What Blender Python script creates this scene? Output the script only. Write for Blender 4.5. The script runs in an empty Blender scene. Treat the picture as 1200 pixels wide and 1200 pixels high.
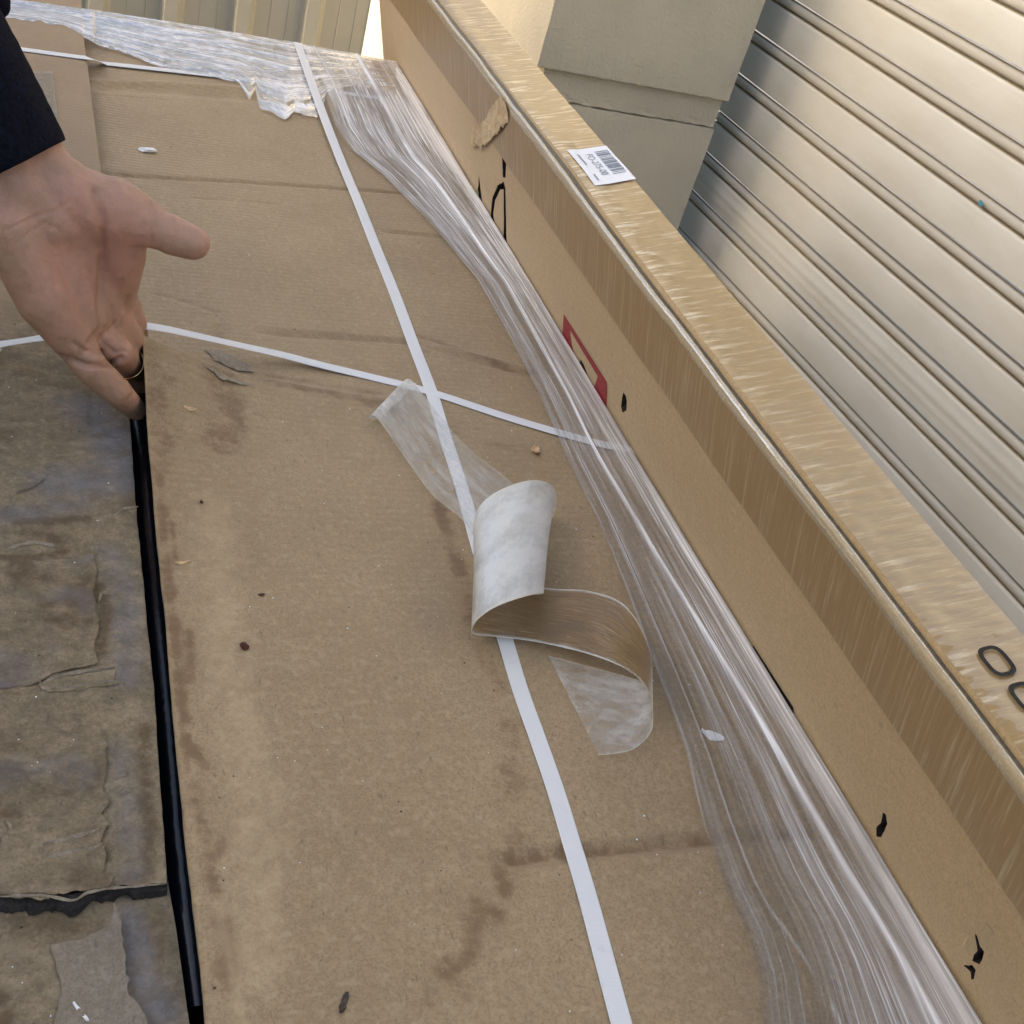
import bpy, bmesh, math, random
import numpy as np
from mathutils import Vector, Matrix, geometry
random.seed(7); RNG = np.random.default_rng(7)
SC = bpy.context.scene
COL = SC.collection

# ------------------------------------------------------------------ camera, sky, sun, exposure
H_CAM = 0.5                       # camera height above the lid of the packed cartons (z = 0)
F_PX = 1364.96                    # focal length for a 1200 px wide picture
RW = np.array([[0.9238858743512369, -0.2847582550214538, 0.25563181995085743],
               [0.021099300260647626, -0.629101763566659, -0.7770365439320283],
               [0.3820859990928246, 0.7232867393188239, -0.575210032964292]])
cam = bpy.data.cameras.new('camera'); camo = bpy.data.objects.new('camera', cam); COL.objects.link(camo)
cam.lens = F_PX / 1200 * 36; cam.sensor_width = 36; cam.clip_start = 0.02; cam.clip_end = 500
m = Matrix((RW[0], -RW[1], -RW[2])).transposed().to_4x4(); m.translation = (0, 0, H_CAM)
camo.matrix_world = m
SC.camera = camo

SUN_DIR = Vector((-0.92, 0.03, 0.374)).normalized()      # towards the sun
w = bpy.data.worlds.new('World'); SC.world = w; w.use_nodes = True
nt = w.node_tree; bg = nt.nodes['Background']
sky = nt.nodes.new('ShaderNodeTexSky'); sky.sky_type = 'NISHITA'; sky.sun_disc = False
sky.sun_elevation = math.asin(SUN_DIR.z); sky.sun_rotation = math.atan2(SUN_DIR.x, SUN_DIR.y)
sky.air_density = 1.0; sky.dust_density = 5.0; sky.ozone_density = 0.6
nt.links.new(sky.outputs[0], bg.inputs[0]); bg.inputs[1].default_value = 0.15
sun = bpy.data.lights.new('sun', 'SUN'); suno = bpy.data.objects.new('sun', sun); COL.objects.link(suno)
sun.energy = 1.25; sun.angle = math.radians(14); sun.color = (1.0, 0.89, 0.72)
suno.rotation_euler = (-SUN_DIR).to_track_quat('-Z', 'Y').to_euler()
SC.view_settings.view_transform = 'Standard'; SC.view_settings.look = 'None'
SC.view_settings.gamma = 1.0; SC.view_settings.exposure = 1.5; SC.view_settings.use_curve_mapping = False
SC.render.engine = 'CYCLES'; SC.cycles.transparent_max_bounces = 10; SC.cycles.max_bounces = 5; SC.cycles.diffuse_bounces = 3; SC.cycles.glossy_bounces = 3; SC.cycles.caustics_reflective = False; SC.cycles.caustics_refractive = False

# ------------------------------------------------------------------ measuring helpers (surveyed from the photograph)
CAM = np.array([0, 0, H_CAM])
def ray(u, v):
    return RW.T @ np.array([(u - 600) / F_PX, (v - 600) / F_PX, 1.0])
def PzA(u, v, z):
    u = np.asarray(u, float).ravel(); v = np.asarray(v, float).ravel(); z = np.broadcast_to(np.asarray(z, float), u.shape).ravel()
    d = np.stack([(u - 600) / F_PX, (v - 600) / F_PX, np.ones_like(u)], 1) @ RW
    return CAM[None] + d * ((z - H_CAM) / d[:, 2])[:, None]
def Pz(u, v, z=0.0):
    d = ray(u, v); return CAM + d * (z - H_CAM) / d[2]
def Py(u, v, y):
    d = ray(u, v); return CAM + d * y / d[1]
def Px(u, v, x):
    d = ray(u, v); return CAM + d * x / d[0]
def Ppl(u, v, p, n):
    d = ray(u, v); return CAM + d * float(np.dot(p - CAM, n) / np.dot(d, n))

# ------------------------------------------------------------------ noise
_T = RNG.random((256, 256))
def vnoise(x, y, s=1.0, seed=0):
    x = np.asarray(x, float) * s + seed * 17.3; y = np.asarray(y, float) * s + seed * 31.7
    xi = np.floor(x).astype(int); yi = np.floor(y).astype(int); fx = x - xi; fy = y - yi
    fx = fx * fx * (3 - 2 * fx); fy = fy * fy * (3 - 2 * fy)
    a = _T[xi % 256, yi % 256]; b = _T[(xi + 1) % 256, yi % 256]; c = _T[xi % 256, (yi + 1) % 256]; d = _T[(xi + 1) % 256, (yi + 1) % 256]
    return (a * (1 - fx) + b * fx) * (1 - fy) + (c * (1 - fx) + d * fx) * fy
def fbm(x, y, s=1.0, o=4, seed=0):
    r = 0; a = 1; t = 0
    for i in range(o):
        r = r + a * vnoise(x, y, s * 2 ** i, seed + i * 3); t += a; a *= 0.55
    return r / t
def sstep(a, b, x):
    t = np.clip((np.asarray(x, float) - a) / (b - a), 0, 1); return t * t * (3 - 2 * t)
def polydist(x, y, pts):
    """distance to an open polyline, and position 0..1 along it"""
    x = np.asarray(x, float); y = np.asarray(y, float)
    best = np.full(x.shape, 1e9); par = np.zeros(x.shape); n = len(pts) - 1
    for i in range(n):
        a = np.array(pts[i][:2]); b = np.array(pts[i + 1][:2]); d = b - a; L = d @ d
        t = np.clip(((x - a[0]) * d[0] + (y - a[1]) * d[1]) / L, 0, 1)
        q = np.hypot(x - a[0] - t * d[0], y - a[1] - t * d[1])
        k = q < best; best = np.where(k, q, best); par = np.where(k, (i + t) / n, par)
    return best, par
def px_line(pts, z=0.0):
    return [Pz(u, v, z)[:2] for u, v in pts]
def catmull(pts, n):
    p = np.array(pts, float); p = np.vstack([2 * p[0] - p[1], p, 2 * p[-1] - p[-2]]); out = []
    for i in range(1, len(p) - 2):
        for k in range(n):
            t = k / n
            out.append(0.5 * (2 * p[i] + (p[i + 1] - p[i - 1]) * t + (2 * p[i - 1] - 5 * p[i] + 4 * p[i + 1] - p[i + 2]) * t * t
                              + (3 * p[i] - p[i - 1] - 3 * p[i + 1] + p[i + 2]) * t ** 3))
    out.append(p[-2]); return np.array(out)

# ------------------------------------------------------------------ object helpers
def empty(name, loc, label, cat, group=None):
    o = bpy.data.objects.new(name, None); COL.objects.link(o); o.location = loc; o.empty_display_size = 0.05
    o['label'] = label; o['category'] = cat
    if group: o['group'] = group
    return o
def adopt(o, parent):
    if parent is not None:
        loc = Vector((0, 0, 0)); p = parent
        while p is not None:
            loc += p.location if p.type == 'EMPTY' else Vector((0, 0, 0)); p = p.parent
        o.parent = parent; o.matrix_parent_inverse = Matrix.Translation(-loc) if parent.type == 'EMPTY' else Matrix.Identity(4)
def tag(o, label, cat, group=None):
    o['label'] = label; o['category'] = cat
    if group: o['group'] = group
    return o
def mesh(name, V, Fc, mat, parent=None, smooth=False, uv=None, attrs=None, mats=None, fmat=None):
    me = bpy.data.meshes.new(name); me.from_pydata([tuple(map(float, v)) for v in V], [], [tuple(int(i) for i in f) for f in Fc])
    me.materials.append(mat)
    for mm in (mats or []): me.materials.append(mm)
    if fmat is not None: me.polygons.foreach_set('material_index', np.asarray(fmat, dtype=np.int32))
    if smooth: me.polygons.foreach_set('use_smooth', [True] * len(me.polygons))
    if uv is not None:
        l = me.uv_layers.new(name='UVMap'); idx = np.empty(len(me.loops), dtype=np.int32); me.loops.foreach_get('vertex_index', idx)
        l.data.foreach_set('uv', np.asarray(uv, np.float32)[idx].ravel())
    for k, a in (attrs or {}).items():
        at = me.attributes.new(k, 'FLOAT', 'POINT'); at.data.foreach_set('value', np.asarray(a, np.float32))
    me.update()
    o = bpy.data.objects.new(name, me); COL.objects.link(o); adopt(o, parent); return o
def grid_faces(nu, nv):
    i, j = np.meshgrid(np.arange(nu - 1), np.arange(nv - 1), indexing='ij'); a = (i * nv + j).ravel()
    return np.stack([a, a + nv, a + nv + 1, a + 1], 1)
def box(name, x0, x1, y0, y1, z0, z1, mat, parent=None, bev=0.0, jig=0.0):
    bm = bmesh.new(); bmesh.ops.create_cube(bm, size=1)
    for v in bm.verts: v.co = Vector(((x0 + x1) / 2 + v.co.x * (x1 - x0), (y0 + y1) / 2 + v.co.y * (y1 - y0), (z0 + z1) / 2 + v.co.z * (z1 - z0)))
    if bev: bmesh.ops.bevel(bm, geom=bm.edges[:], offset=bev, segments=2, affect='EDGES')
    me = bpy.data.meshes.new(name); bm.to_mesh(me); bm.free(); me.materials.append(mat)
    o = bpy.data.objects.new(name, me); COL.objects.link(o); adopt(o, parent); return o
def inside(px, py, poly):
    r = np.zeros(px.shape, bool); n = len(poly)
    for i in range(n):
        x1, y1 = poly[i]; x2, y2 = poly[(i + 1) % n]
        if y1 == y2: continue
        r ^= ((y1 > py) != (y2 > py)) & (px < (x2 - x1) * (py - y1) / (y2 - y1) + x1)
    return r
def densify(poly, step, rag=0.0, seed=0):
    out = []
    n = len(poly)
    for i in range(n):
        a = np.array(poly[i], float); b = np.array(poly[(i + 1) % n], float); k = max(1, int(np.hypot(*(b - a)) / step))
        for j in range(k):
            p = a + (b - a) * j / k
            if rag: p = p + rag * np.array([fbm(p[0], p[1], 260, 3, seed) - 0.5, fbm(p[0], p[1], 260, 3, seed + 9) - 0.5]) * 2
            out.append(p)
    return out
def sheet_mesh(outline, step, holes=(), inner=None):
    """triangulate an outline (2-D), with holes; returns points and triangles"""
    pts = [np.array(p, float) for p in outline]; edges = [(i, (i + 1) % len(pts)) for i in range(len(pts))]
    for hl in holes:
        b = len(pts); pts += [np.array(p, float) for p in hl]; edges += [(b + i, b + (i + 1) % len(hl)) for i in range(len(hl))]
    xs = np.array([p[0] for p in outline]); ys = np.array([p[1] for p in outline]); st = inner or step
    gx, gy = np.meshgrid(np.arange(xs.min(), xs.max(), st), np.arange(ys.min(), ys.max(), st)); gx = gx.ravel(); gy = gy.ravel()
    ok = inside(gx, gy, outline)
    for hl in holes: ok &= ~inside(gx, gy, hl)
    allp = pts + [np.array((a, b)) for a, b in zip(gx[ok], gy[ok])]
    r = geometry.delaunay_2d_cdt([Vector(p) for p in allp], edges, [], 0, 1e-7)
    P = np.array([(p.x, p.y) for p in r[0]]); T = np.array([f for f in r[2] if len(f) == 3])
    c = P[T].mean(1); k = inside(c[:, 0], c[:, 1], outline)
    for hl in holes: k &= ~inside(c[:, 0], c[:, 1], hl)
    T = T[k]; a = P[T]
    area = (a[:, 1, 0] - a[:, 0, 0]) * (a[:, 2, 1] - a[:, 0, 1]) - (a[:, 2, 0] - a[:, 0, 0]) * (a[:, 1, 1] - a[:, 0, 1])
    T[area < 0] = T[area < 0][:, ::-1]
    return P, T

# ------------------------------------------------------------------ materials
def newmat(name):
    mt = bpy.data.materials.new(name); mt.use_nodes = True; n = mt.node_tree; n.nodes.clear()
    out = n.nodes.new('ShaderNodeOutputMaterial'); p = n.nodes.new('ShaderNodeBsdfPrincipled'); n.links.new(p.outputs[0], out.inputs[0])
    return mt, n, p, out
def N(n, t, **kw):
    o = n.nodes.new(t)
    for k, v in kw.items():
        if k.startswith('i_'):
            key = k[2:]; key = int(key) if key.isdigit() else key.replace('_', ' ')
            o.inputs[key].default_value = v
        else: setattr(o, k, v)
    return o
def L(n, a, b): n.links.new(a, b)
def mixc(n, fac, a, b, mode='MIX'):
    mx = n.nodes.new('ShaderNodeMix'); mx.data_type = 'RGBA'; mx.blend_type = mode
    for s, v in ((mx.inputs[0], fac), (mx.inputs[6], a), (mx.inputs[7], b)):
        if isinstance(v, bpy.types.NodeSocket): n.links.new(v, s)
        elif isinstance(v, (int, float)): s.default_value = v
        else: s.default_value = (*v, 1)
    return mx.outputs[2]
def math_(n, op, a, b=0.0, clamp=False):
    mx = n.nodes.new('ShaderNodeMath'); mx.operation = op; mx.use_clamp = clamp
    for s, v in ((mx.inputs[0], a), (mx.inputs[1], b)):
        if isinstance(v, bpy.types.NodeSocket): n.links.new(v, s)
        else: s.default_value = v
    return mx.outputs[0]
def coords(n, scale=(1, 1, 1), rot=(0, 0, 0), src='Object'):
    tc = n.nodes.new('ShaderNodeTexCoord'); mp = n.nodes.new('ShaderNodeMapping'); n.links.new(tc.outputs[src], mp.inputs[0])
    mp.inputs['Scale'].default_value = scale; mp.inputs['Rotation'].default_value = rot; return mp.outputs[0]
def noise(n, vec, scale, detail=3, rough=0.55):
    t = N(n, 'ShaderNodeTexNoise', i_Scale=scale, i_Detail=detail, i_Roughness=rough); n.links.new(vec, t.inputs['Vector']); return t.outputs['Fac']
def ramp(n, fac, a, b, ca=0.0, cb=1.0):
    t = N(n, 'ShaderNodeMapRange', i_1=a, i_2=b, i_3=ca, i_4=cb); t.interpolation_type = 'SMOOTHSTEP'
    n.links.new(fac, t.inputs[0]); return t.outputs[0]
def attr(n, name):
    t = n.nodes.new('ShaderNodeAttribute'); t.attribute_name = name; return t.outputs['Fac']
def bump(n, p, h, strength, dist=0.001):
    b = N(n, 'ShaderNodeBump', i_Strength=strength, i_Distance=dist); n.links.new(h, b.inputs['Height']); n.links.new(b.outputs[0], p.inputs['Normal'])
    return b

def cardboard(name, base, dark, pale, sheen=0.18, mottle=0.0, stain_crease_shade=(0.165, 0.092, 0.036), use_attr=False, flute='x', grey=None, flute_amt=0.4, rough=0.62):
    mt, n, p, out = newmat(name)
    v = coords(n); g = noise(n, v, 620, 2, 0.7); g2 = noise(n, v, 210, 2, 0.6); b = noise(n, v, 9, 3, 0.6); b2 = noise(n, v, 38, 3, 0.6)
    c = mixc(n, ramp(n, b, 0.3, 0.72), base, dark)
    c = mixc(n, ramp(n, b2, 0.45, 0.8, 0, 0.35), c, pale)
    c = mixc(n, ramp(n, g, 0.38, 0.66, 0, 0.8), c, tuple(q * 0.82 for q in dark)); c = mixc(n, ramp(n, g2, 0.48, 0.72, 0, 0.45), c, pale)
    g3 = noise(n, v, 1100, 2, 0.6); c = mixc(n, ramp(n, g3, 0.52, 0.74, 0, 0.4), c, pale)
    sp = N(n, 'ShaderNodeTexNoise', i_Scale=330.0, i_Detail=1.0); L(n, coords(n, (1, 0.35, 1)), sp.inputs['Vector'])
    c = mixc(n, ramp(n, sp.outputs['Fac'], 0.70, 0.78, 0, 0.5), c, tuple(x * 0.5 for x in dark))
    if use_attr:
        edge = noise(n, v, 75, 4, 0.65); st = math_(n, 'ADD', attr(n, 'stain_crease_shade'), math_(n, 'ADD', math_(n, 'MULTIPLY', math_(n, 'SUBTRACT', edge, 0.5), 1.5), math_(n, 'MULTIPLY', math_(n, 'SUBTRACT', g2, 0.5), 0.8)))
        c = mixc(n, ramp(n, st, 0.22, 0.95, 0, 0.80), c, stain_crease_shade)
        c = mixc(n, ramp(n, math_(n, 'ADD', attr(n, 'pale'), math_(n, 'MULTIPLY', math_(n, 'SUBTRACT', edge, 0.5), 0.6)), 0.3, 0.9, 0, 0.6), c, tuple(min(1, x * 1.35) for x in pale))
        if grey: c = mixc(n, ramp(n, math_(n, 'ADD', attr(n, 'grey'), math_(n, 'MULTIPLY', math_(n, 'SUBTRACT', edge, 0.5), 0.7)), 0.25, 0.95, 0, 0.7), c, grey)
    if mottle:
        mo = noise(n, v, 85, 5, 0.75); c = mixc(n, ramp(n, mo, 0.40, 0.62, 0, mottle), c, tuple(q * 0.42 for q in dark)); mo2 = noise(n, coords(n, (1, 1.4, 1)), 42, 4, 0.7); c = mixc(n, ramp(n, mo2, 0.5, 0.7, 0, mottle * 0.8), c, tuple(q * 1.15 for q in pale))
    L(n, c, p.inputs['Base Color']); p.inputs['Roughness'].default_value = rough; p.inputs['Specular IOR Level'].default_value = 0.5
    p.inputs['Sheen Weight'].default_value = sheen; p.inputs['Sheen Roughness'].default_value = 0.5
    wv = N(n, 'ShaderNodeTexWave', i_Scale=44.0, i_Distortion=0.6); wv.bands_direction = flute.upper(); L(n, v, wv.inputs['Vector'])
    hh = math_(n, 'ADD', math_(n, 'MULTIPLY', wv.outputs['Fac'], flute_amt), math_(n, 'ADD', math_(n, 'MULTIPLY', g, 0.35), math_(n, 'MULTIPLY', b2, 0.9)))
    bump(n, p, hh, 0.45, 0.0012)
    return mt
M = {}
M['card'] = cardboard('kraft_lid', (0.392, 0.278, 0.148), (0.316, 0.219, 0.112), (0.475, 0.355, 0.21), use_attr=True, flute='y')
M['card_side'] = cardboard('kraft_side', (0.34, 0.23, 0.12), (0.28, 0.185, 0.095), (0.39, 0.28, 0.16))
M['carton'] = cardboard('kraft_carton', (0.52, 0.372, 0.190), (0.47, 0.332, 0.164), (0.57, 0.415, 0.228), flute='z', flute_amt=0.1)
M['raw'] = cardboard('torn_raw_kraft', (0.68, 0.53, 0.30), (0.50, 0.34, 0.16), (0.78, 0.66, 0.45))
M['wet'] = cardboard('wet_kraft', (0.272, 0.208, 0.124), (0.200, 0.150, 0.088), (0.36, 0.285, 0.185), stain_crease_shade=(0.095, 0.056, 0.022), use_attr=True, grey=(0.165, 0.165, 0.185), flute='y', rough=0.85, sheen=0.05, mottle=0.42)
M['pulp'] = cardboard('pale_torn_pulp', (0.31, 0.245, 0.165), (0.23, 0.18, 0.12), (0.42, 0.35, 0.26))
M['groove'] = cardboard('shaded_groove', (0.17, 0.145, 0.10), (0.11, 0.095, 0.07), (0.24, 0.21, 0.15))  # darkened kraft: the recess shade of the groove is painted in
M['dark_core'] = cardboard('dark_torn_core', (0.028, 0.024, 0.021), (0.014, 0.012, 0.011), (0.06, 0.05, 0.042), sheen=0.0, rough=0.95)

def simple(name, col, rough=0.5, spec=0.5, metal=0.0, nscale=None, namt=0.15, bscale=None, bstr=0.2, bdist=0.001):
    mt, n, p, out = newmat(name); v = coords(n)
    if nscale:
        f = noise(n, v, nscale, 4, 0.6); L(n, mixc(n, ramp(n, f, 0.3, 0.7), tuple(x * (1 - namt) for x in col), tuple(min(1, x * (1 + namt)) for x in col)), p.inputs['Base Color'])
    else: p.inputs['Base Color'].default_value = (*col, 1)
    p.inputs['Roughness'].default_value = rough; p.inputs['Specular IOR Level'].default_value = spec; p.inputs['Metallic'].default_value = metal
    if bscale: bump(n, p, noise(n, v, bscale, 4, 0.6), bstr, bdist)
    return mt
M['black_film'] = simple('black_plastic', (0.006, 0.007, 0.010), 0.22, 0.5, nscale=30, bscale=25, bstr=0.4, bdist=0.004)
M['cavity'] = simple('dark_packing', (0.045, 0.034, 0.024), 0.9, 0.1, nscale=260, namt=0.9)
M['print_black'] = simple('black_ink', (0.018, 0.016, 0.015), 0.6, 0.3, nscale=400, namt=0.5)
M['print_red'] = simple('red_ink', (0.30, 0.032, 0.036), 0.55, 0.35, nscale=300, namt=0.2)
M['paper'] = simple('label_paper', (0.80, 0.82, 0.86), 0.45, 0.5)
M['label_ink'] = simple('label_ink', (0.22, 0.25, 0.32), 0.5)
M['concrete'] = simple('concrete', (0.27, 0.255, 0.235), 0.85, 0.3, nscale=6, bscale=60, bstr=0.5, bdist=0.004)
M['wood'] = simple('pallet_wood', (0.33, 0.23, 0.13), 0.75, 0.3, nscale=25, namt=0.3, bscale=90, bstr=0.4)
M['render'] = simple('painted_render', (0.56, 0.51, 0.40), 0.7, 0.35, nscale=7, namt=0.06, bscale=160, bstr=0.75, bdist=0.003)
M['cladding'] = simple('painted_steel_cladding', (0.60, 0.57, 0.47), 0.42, 0.5, nscale=5, namt=0.05)
M['fleece'] = simple('navy_fleece', (0.0045, 0.0055, 0.013), 0.95, 0.15, nscale=300, namt=0.5, bscale=420, bstr=0.9, bdist=0.003)
M['denim'] = simple('dark_trousers', (0.02, 0.022, 0.03), 0.9, 0.2, nscale=300, namt=0.3)
M['gold'] = simple('gold', (0.95, 0.66, 0.25), 0.18, 0.5, metal=1.0)
M['white_chip'] = simple('white_chip', (0.90, 0.90, 0.88), 0.6, nscale=200, namt=0.08)
M['wood_chip'] = simple('pale_wood_chip', (0.62, 0.43, 0.24), 0.7, nscale=300, namt=0.25)
M['seed'] = simple('red_brown_seed', (0.085, 0.016, 0.010), 0.55, nscale=500, namt=0.5, bscale=600, bstr=0.8)
M['bug'] = simple('dark_speck', (0.05, 0.035, 0.025), 0.6, nscale=500, namt=0.4)
M['blue_paint'] = simple('blue_paint', (0.06, 0.22, 0.32), 0.5, nscale=400, namt=0.4)

def shutter_mat():
    mt, n, p, out = newmat('painted_shutter_steel'); v = coords(n)
    d = noise(n, coords(n, (1, 0.25, 1)), 14, 5, 0.6)
    c = mixc(n, ramp(n, d, 0.3, 0.75), (0.57, 0.57, 0.54), (0.50, 0.49, 0.445))
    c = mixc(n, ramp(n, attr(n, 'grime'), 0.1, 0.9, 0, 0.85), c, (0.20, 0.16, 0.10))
    sp = noise(n, v, 170, 2); c = mixc(n, ramp(n, sp, 0.72, 0.8, 0, 0.5), c, (0.22, 0.2, 0.16))
    L(n, c, p.inputs['Base Color']); p.inputs['Roughness'].default_value = 0.75; p.inputs['Specular IOR Level'].default_value = 0.2
    bump(n, p, noise(n, v, 28, 3), 0.3, 0.003); return mt
M['shutter'] = shutter_mat()
def strap_mat():
    mt, n, p, out = newmat('woven_white_strap')
    v = coords(n, src='UV'); a = N(n, 'ShaderNodeTexWave', i_Scale=0.75, i_Distortion=0.3); a.bands_direction = 'X'; L(n, v, a.inputs['Vector'])
    b = N(n, 'ShaderNodeTexWave', i_Scale=0.75, i_Distortion=0.3); b.bands_direction = 'Y'; L(n, v, b.inputs['Vector'])
    h = math_(n, 'MULTIPLY', a.outputs['Fac'], b.outputs['Fac'])
    d = noise(n, coords(n), 60, 4); c = mixc(n, ramp(n, h, 0.0, 0.8), (0.78, 0.78, 0.78), (0.93, 0.93, 0.92)); c = mixc(n, ramp(n, d, 0.62, 0.8, 0, 0.35), c, (0.5, 0.46, 0.4))
    L(n, c, p.inputs['Base Color']); p.inputs['Roughness'].default_value = 0.5; bump(n, p, h, 0.35, 0.0006); return mt
M['strap'] = strap_mat()
def film_mat(name, su, sv, lo, hi, tint=(0.86, 0.87, 0.90), gain=0.75, base=0.05):
    """clear stretch film: mostly see-through, whitened where it is bunched, with its sheen painted white too (UV x across, y along)"""
    mt, n, p, out = newmat(name)
    uv = coords(n, (su, sv * 1.8, 1), src='UV'); a = noise(n, uv, 1.0, 4, 0.7); pat = ramp(n, noise(n, coords(n, (su * 0.10, sv * 3.0, 1), src='UV'), 1.0, 4, 0.65), 0.34, 0.66, 0.25, 1.25)
    uv2 = coords(n, (su * 3.3, sv * 2.6, 1), src='UV'); b = noise(n, uv2, 1.0, 3, 0.6)
    uv3 = coords(n, (su * 1.6, sv * 6, 1), src='UV'); brk = noise(n, uv3, 1.0, 2, 0.5)
    s = math_(n, 'ADD', ramp(n, a, lo, hi, 0, 0.5), math_(n, 'MULTIPLY', ramp(n, b, 0.57, 0.66, 0, 0.75), ramp(n, brk, 0.38, 0.6)))
    s = math_(n, 'ADD', math_(n, 'MULTIPLY', math_(n, 'MULTIPLY', s, pat), math_(n, 'MULTIPLY', attr(n, 'dens'), gain)), math_(n, 'MULTIPLY', attr(n, 'ridge'), 1.0))
    fac = math_(n, 'ADD', s, math_(n, 'MULTIPLY', math_(n, 'MULTIPLY', attr(n, 'dens'), pat), base), clamp=True)  # base and streak white also stand in for reflected sky and shutter
    p.inputs['Base Color'].default_value = (*tint, 1); p.inputs['Roughness'].default_value = 0.3
    tr = n.nodes.new('ShaderNodeBsdfTransparent'); gl = N(n, 'ShaderNodeBsdfGlossy', i_Roughness=0.10)
    fr = N(n, 'ShaderNodeFresnel', i_IOR=1.4); m1 = n.nodes.new('ShaderNodeMixShader'); m2 = n.nodes.new('ShaderNodeMixShader')
    bb = N(n, 'ShaderNodeBump', i_Strength=0.35, i_Distance=0.0015); L(n, a, bb.inputs['Height'])
    for q in (p.inputs['Normal'], gl.inputs['Normal']): L(n, bb.outputs[0], q)
    L(n, math_(n, 'MULTIPLY', fr.outputs[0], 0.6, True), m1.inputs[0]); L(n, tr.outputs[0], m1.inputs[1]); L(n, gl.outputs[0], m1.inputs[2])
    L(n, fac, m2.inputs[0]); L(n, m1.outputs[0], m2.inputs[1]); L(n, p.outputs[0], m2.inputs[2]); L(n, m2.outputs[0], out.inputs[0])
    return mt
M['film'] = film_mat('stretch_film', 60, 1.3, 0.46, 0.70, tint=(0.97, 0.97, 0.97), gain=1.25, base=0.26)
M['film_far'] = film_mat('bunched_stretch_film', 34, 1.0, 0.46, 0.70, tint=(0.95, 0.95, 0.96), gain=1.0, base=0.14)
def tape_mat(name, su, sv, lo, hi, tan, body, white, rough=0.22):
    """clear parcel tape stuck on kraft: darkens it a little, whitens where it is creased or lifted"""
    mt, n, p, out = newmat(name)
    uv = coords(n, (su, sv, 1), src='UV'); a = noise(n, uv, 1.0, 4, 0.65); uv2 = coords(n, (su * 2.7, sv * 2.1, 1), src='UV'); b = noise(n, uv2, 1.0, 3, 0.6)
    wr = math_(n, 'MULTIPLY', math_(n, 'ADD', ramp(n, a, lo, hi, 0, 0.8), ramp(n, b, 0.58, 0.72, 0, 0.5)), attr(n, 'wrinkle'), clamp=True)
    c = mixc(n, wr, tan, (0.78, 0.71, 0.54)); L(n, c, p.inputs['Base Color']); p.inputs['Roughness'].default_value = rough
    fac = math_(n, 'ADD', math_(n, 'MULTIPLY', wr, white), body, clamp=True)
    tr = n.nodes.new('ShaderNodeBsdfTransparent'); gl = N(n, 'ShaderNodeBsdfGlossy', i_Roughness=rough); fr = N(n, 'ShaderNodeFresnel', i_IOR=1.45)
    bb = N(n, 'ShaderNodeBump', i_Strength=0.55, i_Distance=0.0012); L(n, a, bb.inputs['Height'])
    for q in (p.inputs['Normal'], gl.inputs['Normal']): L(n, bb.outputs[0], q)
    m1 = n.nodes.new('ShaderNodeMixShader'); m2 = n.nodes.new('ShaderNodeMixShader')
    L(n, math_(n, 'MULTIPLY', fr.outputs[0], 0.45), m1.inputs[0]); L(n, tr.outputs[0], m1.inputs[1]); L(n, gl.outputs[0], m1.inputs[2]); p.inputs['Specular IOR Level'].default_value = 0.28
    L(n, fac, m2.inputs[0]); L(n, m1.outputs[0], m2.inputs[1]); L(n, p.outputs[0], m2.inputs[2]); L(n, m2.outputs[0], out.inputs[0])
    return mt
M['tape_top'] = tape_mat('parcel_tape_top', 2.6, 210, 0.50, 0.64, (0.42, 0.275, 0.10), 0.55, 0.45, rough=0.28)
M['tape_front'] = tape_mat('parcel_tape_front', 1.3, 330, 0.48, 0.74, (0.37, 0.228, 0.078), 0.65, 0.3, rough=0.34)
M['tape_patch'] = tape_mat('parcel_tape_patch', 30, 30, 0.42, 0.7, (0.45, 0.36, 0.24), 0.25, 0.6)

# ------------------------------------------------------------------ SETTING
GZ = -0.80
def structure(o): o['kind'] = 'structure'; return o
gx = np.array([-60, -8, -3, 0, 3, 8, 60.]); gv = [(x, y, GZ) for x in gx for y in gx]
structure(mesh('ground', gv, grid_faces(7, 7), M['concrete']))

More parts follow.
